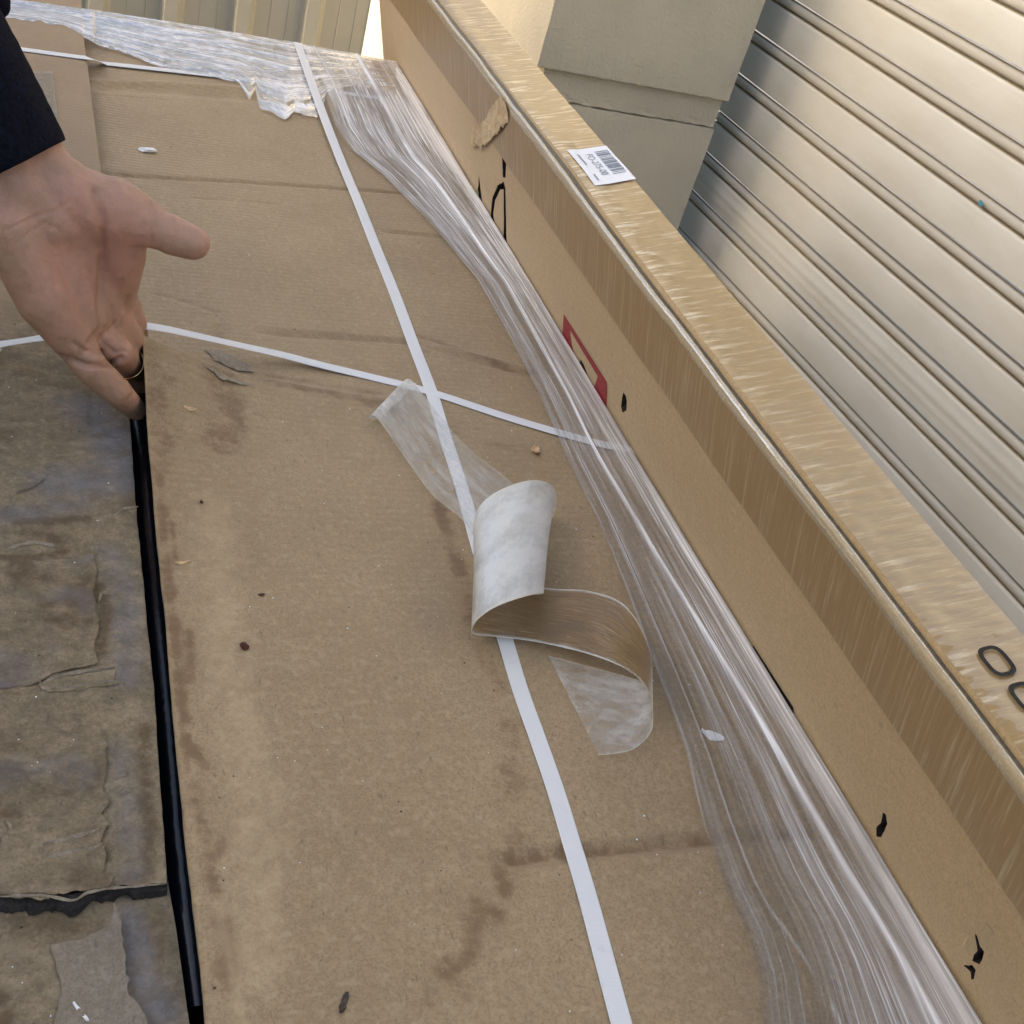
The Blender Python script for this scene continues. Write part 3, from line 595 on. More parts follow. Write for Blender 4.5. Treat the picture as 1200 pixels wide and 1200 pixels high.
sliver([(45, 792), (49, 800), (54, 803)], 0.0018, seed=7); sliver([(132, 604), (145, 597), (162, 593)], 0.0012, seed=8)
sliver([(55, 553), (40, 565), (20, 577)], 0.0010, seed=9); sliver([(5, 640), (40, 632), (70, 637)], 0.0020, seed=10); 
sliver([(116, 700), (120, 690), (127, 693)], 0.0012, seed=13); sliver([(0, 990), (8, 975), (12, 965), (6, 957)], 0.002, seed=14)
sliver([(125, 910), (140, 905), (150, 902)], 0.0012, seed=15); sliver([(140, 925), (155, 922)], 0.001, seed=16)
sliver([(0, 1046), (30, 1045), (55, 1046), (85, 1051), (104, 1042), (130, 1037), (160, 1034), (195, 1031)], 0.0013, up=0.0010, seed=17)
# clear tape patch on the dry far part
ol = [Pz(u, v, 0.012)[:2] for u, v in [(18, 86), (62, 88), (66, 128), (70, 158), (40, 160), (10, 120)]]
P, T = sheet_mesh(densify(ol, 0.006, 0.0015, 3), 0.006); uvp = P * 10
mesh('tape_patch', np.column_stack([P, HL(P[:, 0], P[:, 1]) + 0.0009 + 0.0012 * fbm(P[:, 0], P[:, 1], 120, 3, 7)]), T, M['tape_patch'], carton_l, True, uv=uvp, attrs={'wrinkle': np.full(len(P), 0.8)})
box('side_panel', X_L + 0.001, X_L + 0.006, Y_N, Y_F - 0.004, ZB, -0.016, M['card_side'], carton_l)
box('end_panel', X_L + 0.0065, 0.045, Y_F - 0.008, Y_F - 0.003, ZB, -0.004, M['card_side'], carton_l)
box('end_panel', X_L + 0.0065, 0.06, Y_N + 0.001, Y_N + 0.006, ZB, -0.016, M['card_side'], carton_l)
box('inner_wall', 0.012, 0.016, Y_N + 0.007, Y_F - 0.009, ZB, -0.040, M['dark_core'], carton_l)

def ztop(x, y):
    """height of whatever lid lies on top"""
    x = np.asarray(x, float); y = np.asarray(y, float)
    return np.where(x > edgeR(y), np.where(x < edgeL(y), np.maximum(HR(x, y), HL(x, y)), HR(x, y)), np.where(y > tearY(x), HL(x, y), HLL(x, y)))

# ------------------------------------------------------------------ TALL NARROW CARTON leaning along the right edge
TH = math.radians(-15.5); UU = np.array([math.sin(TH), 0, math.cos(TH)]); VV = np.array([math.cos(TH), 0, -math.sin(TH)])
C0 = np.array([0.4695, 0, 0]); ST = 0.157; TT = 0.0572; CY0, CY1 = -0.15, 1.755
S_BOT = (GZ - 0.0) / UU[2] + 0.017
def Cp(y, s, t): return C0 + UU * s + VV * t + np.array([0, y, 0])
def CpA(y, s, t):
    y = np.asarray(y, float).ravel(); s = np.asarray(s, float).ravel(); t = np.asarray(t, float).ravel()
    return C0[None] + s[:, None] * UU[None] + t[:, None] * VV[None] + y[:, None] * np.array([[0, 1.0, 0]])
def wavA(y): return 0.0014 * (fbm(y, np.asarray(y) * 0 + 7, 22, 3, 63) - 0.5)
def bumpA(y, t): return 0.0022 * np.exp(-((np.asarray(y) - 0.93) / 0.05) ** 2) * np.sin(np.clip(np.asarray(t) / 0.03, 0, 1) * np.pi)
def front_ys(u, v):
    p = Ppl(u, v, C0, VV); return (p[1], (p - C0) @ UU)
PT = C0 + UU * ST
def top_yt(u, v):
    p = Ppl(u, v, PT, UU); return (p[1], (p - PT) @ VV)
def dent(y): return 0.0045 * (fbm(y, y * 0 + 2, 6, 4, 61) - 0.5)
carton_t = empty('tall_narrow_carton', tuple(Cp(0.8, S_BOT, TT / 2)), 'long narrow brown carton standing on edge, taped, leaning towards the lids', 'carton')
holes_px = [
    [(730, 460), (733, 463), (734, 470), (733, 481), (729, 484), (727, 476), (728, 466)],
    [(1033, 952), (1037, 955), (1038, 966), (1034, 974), (1031, 981), (1026, 980), (1025, 970), (1030, 964), (1032, 958)],
    [(1141, 1094), (1144, 1097), (1147, 1110), (1152, 1116), (1149, 1125), (1145, 1130), (1137, 1127), (1139, 1120), (1143, 1114)],
    [(1127, 1132), (1137, 1132), (1141, 1138), (1139, 1148), (1136, 1149), (1135, 1140)],
    [(588, 147), (594, 146), (593, 160), (591, 172), (593, 190), (592, 208), (589, 208), (588, 190), (586, 165)],
    [(592, 220), (593, 255), (594, 300), (590, 300), (590, 255), (590, 222), (586, 222), (580, 235), (578, 250), (581, 272), (577, 268), (575, 250), (577, 232), (583, 217), (590, 213)],
    [(561, 206), (562, 222), (565, 240), (562, 238), (559, 222)],
]
def tall_carton():
    outl = [(CY0, S_BOT)] + [(CY1, S_BOT), (CY1, ST - 0.006), (CY0, ST - 0.006)]
    outl = densify(outl, 0.03)
    hs = []
    for i, hp in enumerate(holes_px):
        q = [np.array(front_ys(u, v)) for u, v in hp]; hs.append(densify(q, 0.002, 0.0006, 70 + i))
    P, T = sheet_mesh(outl, 0.03, hs, inner=0.025)
    dz = np.zeros(len(P))
    for hl in hs:   # edges of the tears are pushed in or curled out
        c = np.mean(hl, 0); dist = np.hypot(P[:, 0] - c[0], P[:, 1] - c[1]); dz += 0.0012 * np.exp(-(dist / 0.012) ** 2)
    def tv(y, s): return dent(y) * sstep(-0.02, 0.14, s)
    V = CpA(P[:, 0], P[:, 1], tv(P[:, 0], P[:, 1]) + dz)
    mesh('front_panel', V, T[:, ::-1], M['carton'], carton_t)
    for i, hl in enumerate(hs):
        n = len(hl); V = [Cp(p[0], p[1], tv(p[0], p[1]) + 0.0012) for p in hl] + [Cp(p[0], p[1], 0.006) for p in hl]
        mesh('tear_rim', V, [(k, (k + 1) % n, n + (k + 1) % n, n + k) for k in range(n)], M['dark_core'], carton_t)  # near-black rim paints in the shade inside the tear
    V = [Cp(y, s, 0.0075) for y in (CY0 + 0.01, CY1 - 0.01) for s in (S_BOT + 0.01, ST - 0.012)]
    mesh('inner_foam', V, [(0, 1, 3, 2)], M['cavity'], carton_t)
    # rolled top edge and top panel from one profile
    pr = [(0, -0.0065), (0.0002, -0.0035), (0.0010, -0.0014), (0.0024, -0.0002), (0.0038, -0.0004), (0.0046, -0.0018), (0.0050, -0.0036), (0.0056, -0.0058), (0.0084, -0.0058), (0.0092, -0.0034), (0.0098, -0.0012), (0.012, -0.0002), (0.016, 0), (0.022, 0), (0.030, 0.0004), (0.040, 0.0003), (0.050, 0), (0.0556, -0.0004), (TT, -0.0024), (TT, -0.008)]
    ys = np.linspace(CY0, CY1, 420); pa_ = np.array(pr)
    Yg, T_ = np.meshgrid(ys, pa_[:, 0], indexing='ij'); S_ = np.repeat(pa_[None, :, 1], len(ys), 0)
    g = sstep(1.15, 0.7, Yg); S_ = np.where((T_ > 0.0044) & (T_ < 0.0099), S_ * (0.25 + 0.85 * g), S_)
    V = CpA(Yg, ST + S_ + wavA(Yg) * np.where(T_ < 0.01, 0.4, 1) + bumpA(Yg, T_), T_ + dent(Yg) * np.clip(1 - T_ / 0.02, 0, None))
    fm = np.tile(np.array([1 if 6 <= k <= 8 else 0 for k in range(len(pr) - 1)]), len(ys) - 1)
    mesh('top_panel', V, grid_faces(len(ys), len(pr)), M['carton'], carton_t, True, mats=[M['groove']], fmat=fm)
    V = [Cp(y, s, TT) for y in (CY0, CY1) for s in (S_BOT, ST - 0.008)]; mesh('back_panel', V, [(0, 1, 3, 2)], M['carton'], carton_t)
    for y in (CY0, CY1):
        V = [Cp(y, s, t) for s in (S_BOT, ST - 0.003) for t in (0, TT)]; mesh('end_panel', V, [(0, 1, 3, 2)], M['carton'], carton_t)
    # parcel tape: band down the upper front
    bx = [front_ys(u, v) for u, v in [(455, 0), (502, 55), (542, 122), (696, 338), (740, 402), (787, 475), (845, 548), (903, 644), (944, 700), (971, 742), (1067, 875), (1167, 1025)]]
    bx = np.array(sorted(bx)); ys = np.linspace(CY0 + 0.002, CY1 - 0.004, 380)
    cf = np.polyfit(bx[:, 0], bx[:, 1], 2); s0 = np.clip(np.polyval(cf, ys), 0.06, 0.135); Yg = np.repeat(ys[:, None], 9, 1); Sg = s0[:, None] + (ST - 0.0066 - s0[:, None]) * np.linspace(0, 1, 9)[None, :]
    V = CpA(Yg, Sg, dent(Yg) * sstep(-0.02, 0.14, Sg) - 0.0007 - 0.0003 * vnoise(Yg, Sg, 90, 3)); UVs = np.stack([Sg.ravel() * 10, Yg.ravel()], 1)
    mesh('packing_tape', V, grid_faces(len(ys), 9), M['tape_front'], carton_t, True, uv=UVs, attrs={'wrinkle': np.full(len(V), 0.55)})['label'] = 'clear brown packing tape along the carton front'
    # parcel tape over the top
    tk = np.linspace(0.0098, TT - 0.0012, 40); ys = np.linspace(CY0 + 0.002, CY1 - 0.004, 900); Yg, T_ = np.meshgrid(ys, tk, indexing='ij')
    crk = 0.0007 * np.abs(fbm(T_ * 0.25 + Yg * 0.02, Yg, 150, 3, 65) - 0.5) * 2; lft = np.exp(-((T_ - 0.016) / 0.008) ** 2); far = sstep(0.55, 0.95, Yg)
    V = CpA(Yg, ST + 0.0013 + wavA(Yg) + bumpA(Yg, T_) + crk + 0.0005 * lft, T_); UVs = np.stack([T_.ravel() * 10, Yg.ravel()], 1)
    wr = np.clip(0.34 + 0.40 * far + np.where(T_ < 0.035, 0.9 * lft * (0.35 + far), 0), 0, 1).ravel()
    mesh('packing_tape', V, grid_faces(len(ys), len(tk)), M['tape_top'], carton_t, True, uv=UVs, attrs={'wrinkle': wr})['label'] = 'creased clear packing tape over the carton top'
    # the lifted seam tape drawn over the front arris, its cream highlight painted in by the tint
    ys = np.linspace(CY0 + 0.002, CY1 - 0.004, 380); pe = np.array([(-0.0008, -0.0075), (-0.0009, -0.0055), (-0.0007, -0.0030), (0.0000, -0.0010), (0.0011, 0.0002), (0.0026, 0.0006), (0.0040, 0.0002), (0.0046, -0.0012)])
    Yg, T_ = np.meshgrid(ys, pe[:, 0], indexing='ij'); S_ = np.repeat(pe[None, :, 1], len(ys), 0)
    V = CpA(Yg, ST + S_ + 0.0006 * (fbm(Yg, Yg * 0 + 3, 40, 3, 66) - 0.5), T_ + dent(Yg)); UVs = np.stack([T_.ravel() * 10, Yg.ravel()], 1)
    mesh('packing_tape', V, grid_faces(len(ys), 8), M['tape_edge'], carton_t, True, uv=UVs, attrs={'wrinkle': np.full(len(V), 0.5)})['label'] = 'clear tape folded over the carton edge'
    # torn flap of raw kraft at the far gash
    fl = [front_ys(u, v) for u, v in [(584, 116), (589, 113), (596, 122), (598, 142), (590, 150), (578, 163), (565, 172), (557, 168), (555, 160), (563, 150), (573, 134)]]
    P, T = sheet_mesh(densify([np.array(p) for p in fl], 0.002, 0.0040, 81), 0.0035); c = P.mean(0)
    V = [Cp(p[0], p[1], -0.0006 - 0.0034 * float(fbm(p[0], p[1], 95, 3, 83))) for p in P]; mesh('torn_flap', V, T[:, ::-1], M['raw'], carton_t)['label'] = 'torn flap of pale raw cardboard at the gash'
    for hp in ([(551, 167), (557, 150), (560, 153), (563, 165), (558, 172)], [(1139, 1094), (1133, 1104), (1131, 1110), (1136, 1106)]):
        P, T = sheet_mesh(densify([np.array(front_ys(u, v)) for u, v in hp], 0.002, 0.0006, 85), 0.003)
        mesh('torn_flap', [Cp(p[0], p[1], -0.001 - 0.003 * float(fbm(p[0], p[1], 200, 2, 84))) for p in P], T[:, ::-1], M['raw'], carton_t)
    # printed marks
    def printed(px, mat, name, f=front_ys, off=-0.0004, top=False, holes=()):
        ol = densify([np.array(f(u, v)) for u, v in px], 0.004); hh = [densify([np.array(f(u, v)) for u, v in hp], 0.004) for hp in holes]
        P, T = sheet_mesh(ol, 0.01, hh)
        if top: V = [Cp(p[0], ST + off, p[1]) for p in P]
        else: V = [Cp(p[0], p[1], off + float(dent(p[0]) * sstep(-0.02, 0.14, p[1]))) for p in P]; T = T[:, ::-1]
        return mesh(name, V, T, mat, carton_t)
    printed([(661, 368), (712, 448), (711, 500), (700, 505), (688, 480), (701, 441), (668, 386), (670, 402), (674, 420), (660, 410), (659, 400)], M['print_red'], 'printed_frame')['label'] = 'red printed frame on the carton front'
    printed([(681, 421), (685, 428), (688, 438), (687, 450), (683, 436), (679, 428)], M['print_black'], 'printed_mark')
    printed([(883, 756), (930, 829), (931, 845), (880, 775)], M['print_black'], 'printed_mark', off=-0.0002)
    # the two ring-shaped characters on top
    def ring(cxy, ly, lt, wd, name):
        cy_, ct = cxy; V = []; n = 40; F_ = []
        for k in range(n):
            a = 2 * math.pi * k / n; e = 3.2
            c_, s_ = math.cos(a), math.sin(a); q = (abs(c_) ** e + abs(s_) ** e) ** (-1 / e)
            for r in (1, 0): V.append(Cp(cy_ + q * c_ * (ly - wd * r), ST + 0.0028 + 0.0014 * float(fbm(cy_, 7, 22, 3, 63) - 0.5), ct + q * s_ * (lt - wd * r)))
        F_ = [(2 * k, 2 * k + 1, (2 * k + 3) % (2 * n), (2 * k + 2) % (2 * n)) for k in range(n)]
        mesh(name, V, F_, M['print_black'], carton_t)
    a = top_yt(1166.5, 778.5); b = top_yt(1203, 822)
    ring(a, 0.0102, 0.0072, 0.0024, 'printed_letter'); ring((b[0], b[1]), 0.0102, 0.0072, 0.0024, 'printed_letter')
    # barcode label
    lab = [top_yt(u, v) for u, v in [(664, 181), (710, 174), (745, 213), (697, 222)]]
    P, T = sheet_mesh(densify([np.array(p) for p in lab], 0.006), 0.006)
    def zt(y, t): return ST + 0.0028 + 0.0014 * float(fbm(y, 7, 22, 3, 63) - 0.5) + 0.0022 * math.exp(-((y - 0.93) / 0.05) ** 2) * math.sin(min(1, t / 0.03) * math.pi)
    lb = mesh('barcode_label', [Cp(p[0], zt(*p), p[1]) for p in P], T, M['paper'], carton_t); lb['label'] = 'small white barcode label on the carton top'
    A = [np.array(p) for p in lab]
    def Lq(u, v): return (A[0] * (1 - u) + A[1] * u) * (1 - v) + (A[3] * (1 - u) + A[2] * u) * v
    def bar(u0, u1, v0, v1, name='barcode_bar'):
        q = [Lq(u0, v0), Lq(u1, v0), Lq(u1, v1), Lq(u0, v1)]; mesh(name, [Cp(p[0], zt(*p) + 0.0005, p[1]) for p in q], [(0, 1, 2, 3)], M['label_ink'], lb)
    v = 0.14; rr = random.Random(3)
    while v < 0.80:
        wv = rr.choice((0.012, 0.02, 0.03, 0.04)); bar(0.60, 0.93, v, v + wv); v += wv + rr.choice((0.012, 0.018, 0.03))
    cu = bpy.data.curves.new('figures', 'FONT'); cu.body = 'FO-275-00'; to = bpy.data.objects.new('figures', cu); COL.objects.link(to)
    dg = bpy.context.evaluated_depsgraph_get(); tm = bpy.data.meshes.new_from_object(to.evaluated_get(dg)); bpy.data.objects.remove(to)
    tv_ = np.array([v_.co[:2] for v_ in tm.vertices]); lo3 = tv_.min(0); hi3 = tv_.max(0); tv_ = (tv_ - lo3) / (hi3 - lo3); V = []
    for p_ in tv_:
        q = Lq(0.34 + 0.17 * p_[1], 0.18 + 0.60 * p_[0]); V.append(Cp(q[0], zt(*q) + 0.0005, q[1]))
    mesh('printed_figure', V, [tuple(f_.vertices) for f_ in tm.polygons], M['label_ink'], lb)
    bar(0.14, 0.18, 0.18, 0.5, 'printed_figure'); bar(0.14, 0.18, 0.74, 0.90, 'printed_figure')
M['tape_edge'] = tape_mat('parcel_tape_edge', 20, 60, 0.45, 0.7, (0.60, 0.52, 0.34), 0.25, 0.4, rough=0.12)  # pale tint carries the painted highlight of the arris
tall_carton()

# ------------------------------------------------------------------ WHITE STRAPS
def strap(pts, width, label, lift=None, drop0=None, drop1=None, wdir=None, name='woven_strap'):
    """woven strap along world points; drop0/drop1: how far it hangs down the carton side at either end"""
    c = catmull(pts, 8); n = len(c); V = []; UVs = []; acc = 0
    if drop0 is not None: c = np.vstack([drop0, c])
    if drop1 is not None: c = np.vstack([c, drop1])
    for i, p in enumerate(c):
        d = c[min(i + 1, len(c) - 1)] - c[max(i - 1, 0)]; nn = np.array([d[1], -d[0], 0.0])
        if np.linalg.norm(nn) < 1e-5 and wdir is not None: nn = np.array(wdir, float)
        if wdir is not None and (abs(d[2]) > 0.7 * np.linalg.norm(d)): nn = np.array(wdir, float)
        nn /= np.linalg.norm(nn)
        if i: acc += np.linalg.norm(c[i] - c[i - 1])
        for s in (-1, -0.9, 0, 0.9, 1):
            V.append(p + nn * s * width / 2 + np.array([0, 0, 0.0 if abs(s) < 1 else -0.0006])); UVs.append((s * width * 300, acc * 600))
    o = mesh(name, V, grid_faces(len(c), 5), M['strap'], None, False, uv=UVs)
    return tag(o, label, 'strap', 'white woven straps around the cartons')
SW = 0.0112
long_px = [(347, 53), (360, 92), (375, 133), (396, 184), (420, 240), (441, 293), (462, 345), (483, 402), (505, 458), (522, 514), (541, 572), (558, 632), (576, 696), (592, 752), (610, 812), (630, 868), (650, 927), (669, 990), (688, 1055), (706, 1122), (727, 1200)]
pl = []
for u, v in long_px:
    p = Pz(u, v); p[2] = float(np.max(HR(p[0] + np.zeros(9), p[1] + np.linspace(-0.012, 0.012, 9)))) + 0.0012 + 0.0062 * float(sstep(1.05, 1.5, p[1])); pl.append(p)
pl += [pl[-1] + (pl[-1] - pl[-2]) * k for k in (1, 2)]; pl.append(np.array([pl[-1][0] - 0.010, Y_N - 0.001, 0.003])); pl[0] = np.array([pl[0][0], Y_F + 0.0005, 0.006])
strap(pl, SW, 'white woven strap running the length of the broad lid', drop0=np.array([[pl[0][0], Y_F + 0.003, -0.64], [pl[0][0], Y_F + 0.003, -0.004]]),
      drop1=np.array([[pl[-1][0], Y_N - 0.003, -0.004], [pl[-1][0], Y_N - 0.003, -0.64]]), wdir=(1, 0, 0))
near = [(-40, 410, 0.004), (0, 403, 0.008), (55, 394, 0.024), (110, 384, 0.032), (160, 381, 0.0405), (190, 384, 0.039), (232, 393, 0.031), (285, 405, 0.017), (330, 415, 0.008), (380, 428, 0.003), (430, 440, 0.001), (505, 459, 0.001), (600, 490, 0.0012), (690, 516, 0.0016)]
pl = [np.array([X_L - 0.002, 0.80, 0.001])] + [np.array([-0.2, 0.80, 0.003])]
for u, v, z in near: pl.append(Pz(u, v, z))
for p in pl[2:]: p[2] = max(p[2], float(ztop(p[0], p[1])) + 0.0012)
pl.append(np.array([X_R + 0.0015, pl[-1][1] - 0.012, 0.0022]))
strap(pl, SW * 0.9, 'white strap crossing under the hand and over the fold', drop0=np.array([[X_L - 0.004, 0.8, -0.64], [X_L - 0.004, 0.8, -0.004]]),
      drop1=np.array([[X_R + 0.0022, pl[-1][1], -0.004], [X_R + 0.0022, pl[-1][1], -0.5]]), wdir=(0, 1, 0))
far = [(-60, 48), (0, 57), (60, 65), (125, 73), (190, 80), (260, 88), (330, 98), (400, 107), (470, 118)]
pl = [np.array([X_L - 0.002, 1.44, 0.015])]
fu = np.arange(-60, 471, 15.0); fv = np.interp(fu, [q[0] for q in far], [q[1] for q in far])
for u, v in zip(fu, fv):
    z0 = 0.013 if u < 110 else 0.004; p = Pz(u, v, z0); p[2] = max(0.003, float(np.max(ztop(p[0] + np.linspace(-0.012, 0.012, 7), p[1] + np.zeros(7)))) + 0.0016); pl.append(p)
pl.append(np.array([X_R + 0.0015, pl[-1][1] - 0.002, 0.002]))
strap(pl, SW, 'white strap crossing the far end, partly under bunched film', drop0=np.array([[X_L - 0.004, 1.44, -0.64], [X_L - 0.004, 1.44, 0.0]]),
      drop1=np.array([[X_R + 0.0022, pl[-1][1], -0.004], [X_R + 0.0022, pl[-1][1], -0.5]]), wdir=(0, 1, 0))

# ------------------------------------------------------------------ STRETCH FILM
def film_side():
    bl = [(352, 58), (372, 96), (392, 150), (412, 180), (448, 208), (500, 262), (556, 330), (592, 392), (628, 462), (662, 540), (696, 610), (735, 705), (770, 800), (800, 890), (822, 975), (842, 1040), (870, 1100), (884, 1150), (888, 1200), (892, 1270)]
    b = np.array([Pz(u, v)[:2] for u, v in bl]); o = np.argsort(b[:, 1]); nv = 330; nu = 190
    ys = np.linspace(Y_N, Y_F + 0.001, nv); V = []; UVs = []; dens = []; ridge = []
    edge = np.interp(ys, b[o, 1], b[o, 0]) + 0.0015 * (fbm(ys, ys * 0, 9, 3, 91) - 0.5)
    us = np.concatenate([np.linspace(0, 1, nu - 6), np.array([1.008, 1.02, 1.05, 1.2, 1.6, 2.2])])
    for y, e in zip(ys, edge):
        for u in us:
            if u <= 1:
                x = e + (X_R + 0.0005 - e) * u
                z = float(0)
                V.append([x, y, 0.0])
            else: V.append([X_R + 0.002 + 0.0006 * math.sin(y * 60 + u * 9), y, -(u - 1.0) * 0.25])
            UVs.append((u, y))
    V = np.array(V); U_ = np.array([q[0] for q in UVs]); Yv = V[:, 1]; top = U_ <= 1
    uw = U_ + 0.008 * (fbm(Yv, U_ * 0, 3, 2, 93) - 0.5)
    rg = np.abs(fbm(uw * 26, Yv * 0.35, 1, 3, 95) - 0.5) * 2
    z = 0.0035 * (fbm(V[:, 0], Yv, 4.5, 3, 2) - 0.5) + 0.0026 + 0.0006 * (1 - rg) ** 3 + 0.0012 * fbm(uw * 5, Yv * 5, 1, 3, 96)
    def uline(px):
        q = np.array(px_line(px)); q = q[np.argsort(q[:, 1])]; ex = np.interp(q[:, 1], ys, edge); return np.interp(Yv, q[:, 1], (q[:, 0] - ex) / (X_R - ex))
    c1 = uline([(520, 230), (560, 290), (640, 420), (690, 520), (760, 640), (840, 770), (900, 870), (960, 975), (1010, 1060), (1090, 1195)]); k1 = np.exp(-((uw - c1) / 0.026) ** 2)
    c2 = uline([(700, 612), (760, 770), (800, 880), (820, 980), (838, 1060)]); k2 = np.exp(-((uw - c2 - 0.012) / 0.010) ** 2) * 0.5 + 0.6 * np.exp(-((uw - uline([(640, 460), (760, 720), (840, 930), (900, 1075), (980, 1200)])) / 0.008) ** 2)
    k3 = np.exp(-((uw - 0.95) / 0.06) ** 2)
    z = z + 0.0016 * k1 + 0.0006 * k2
    V[top, 2] = z[top]
    fade = sstep(0.0, 0.05, U_); br = 0.45 + 0.75 * sstep(0.15, 0.9, uw) + 0.75 * sstep(0.65, 1.1, Yv)
    near_clear = 1 - 0.38 * sstep(0.75, 0.3, Yv) * (1 - sstep(0.25, 0.55, uw))
    brk = fbm(uw * 18, Yv * 3, 1, 3, 97)
    mesh('stretch_film', V, grid_faces(nv, len(us))[:, ::-1], M['film'], None, True, uv=UVs,
         attrs={'dens': br * near_clear * (0.35 + 0.65 * fade), 'ridge': np.clip(0.62 * k1 * (0.4 + brk) + 0.4 * k2 * (brk > 0.45) + 0.40 * k3 * (0.3 + brk), 0, 0.9)})
    return bpy.data.objects['stretch_film']
tag(film_side(), 'streaked clear stretch film along the right edge of the broad lid', 'stretch film')

def film_far():
    top = [(-80, -8), (0, 2), (100, 14), (200, 29), (345, 50), (420, 64), (464, 74)]
    bot = [(-80, 12), (0, 22), (40, 27), (75, 33), (110, 50), (150, 64), (190, 79), (240, 88), (280, 97), (292, 118), (299, 104), (304, 125), (334, 140), (345, 131), (372, 138), (384, 110), (420, 100), (468, 112)]
    a = np.array([[u, v] for u, v in top], float); bb = np.array([[u, v] for u, v in bot], float)
    nu, nv = 420, 90; us = np.linspace(-80, 464, nu); vt = np.interp(us, a[:, 0], a[:, 1])
    vs = np.interp(us, [-80, 0, 60, 110, 190, 280, 340, 400, 464], [12, 22, 31, 48, 78, 98, 122, 116, 112]); vb = np.interp(us, bb[:, 0], bb[:, 1]) + 6 * (fbm(us, us * 0, 0.10, 3, 101) - 0.5)
    Ug, S = np.meshgrid(us, np.linspace(0, 1, nv), indexing='ij'); Vg = vt[:, None] + (vs - vt)[:, None] * S + (vb - vs)[:, None] * S ** 5
    base = np.where(Ug > 110, 0.0035, 0.0125); P = PzA(Ug, Vg, base.ravel()); u = Ug.ravel(); sx = S.ravel()
    drift = sx * 9 + 0.5 * fbm(u * 0.006, sx * 2, 1, 2, 102) + 0.004 * u
    wr = np.abs(fbm(drift * 1.5, u * 0.006, 1, 4, 103) - 0.5) * 2; fine = np.abs(fbm(drift * 5, u * 0.014, 1, 3, 104) - 0.5) * 2
    h = base.ravel() + 0.0012 * (1 - wr) ** 3 + 0.0004 * (1 - fine) ** 3 + 0.005 * np.exp(-((sx - 0.12) / 0.2) ** 2) * sstep(380, 150, u)
    h = np.where(sx > 0.9, base.ravel() + (h - base.ravel()) * (0.3 + 7 * (1 - sx)), h)
    P[:, 2] = np.maximum(h, ztop(P[:, 0], np.minimum(P[:, 1], Y_F)) + 0.0008)
    rid = sstep(0.84, 0.99, 1 - wr) * 0.45 + sstep(0.86, 0.99, 1 - fine) * 0.35 + 0.5 * np.exp(-((u - 345) / 26) ** 2) * sx * fbm(u, sx * 80, 0.15, 3, 106) + 0.08
    rid *= 0.35 + 0.65 * sstep(470, 360, u); ragged = sstep(0.36, 0.52, fbm(u, sx * 120, 0.09, 3, 108) + (1 - sx) * 1.2)
    return mesh('bunched_stretch_film', P, grid_faces(nu, nv), M['film_far'], None, True, uv=np.stack([drift * 0.12, u / 60], 1), attrs={'dens': (0.25 + 0.6 * sstep(475, 330, u)) * ragged, 'ridge': np.clip(rid * ragged, 0, 0.85)})
tag(film_far(), 'whitish bunched stretch film with ragged edge across the far end', 'stretch film')

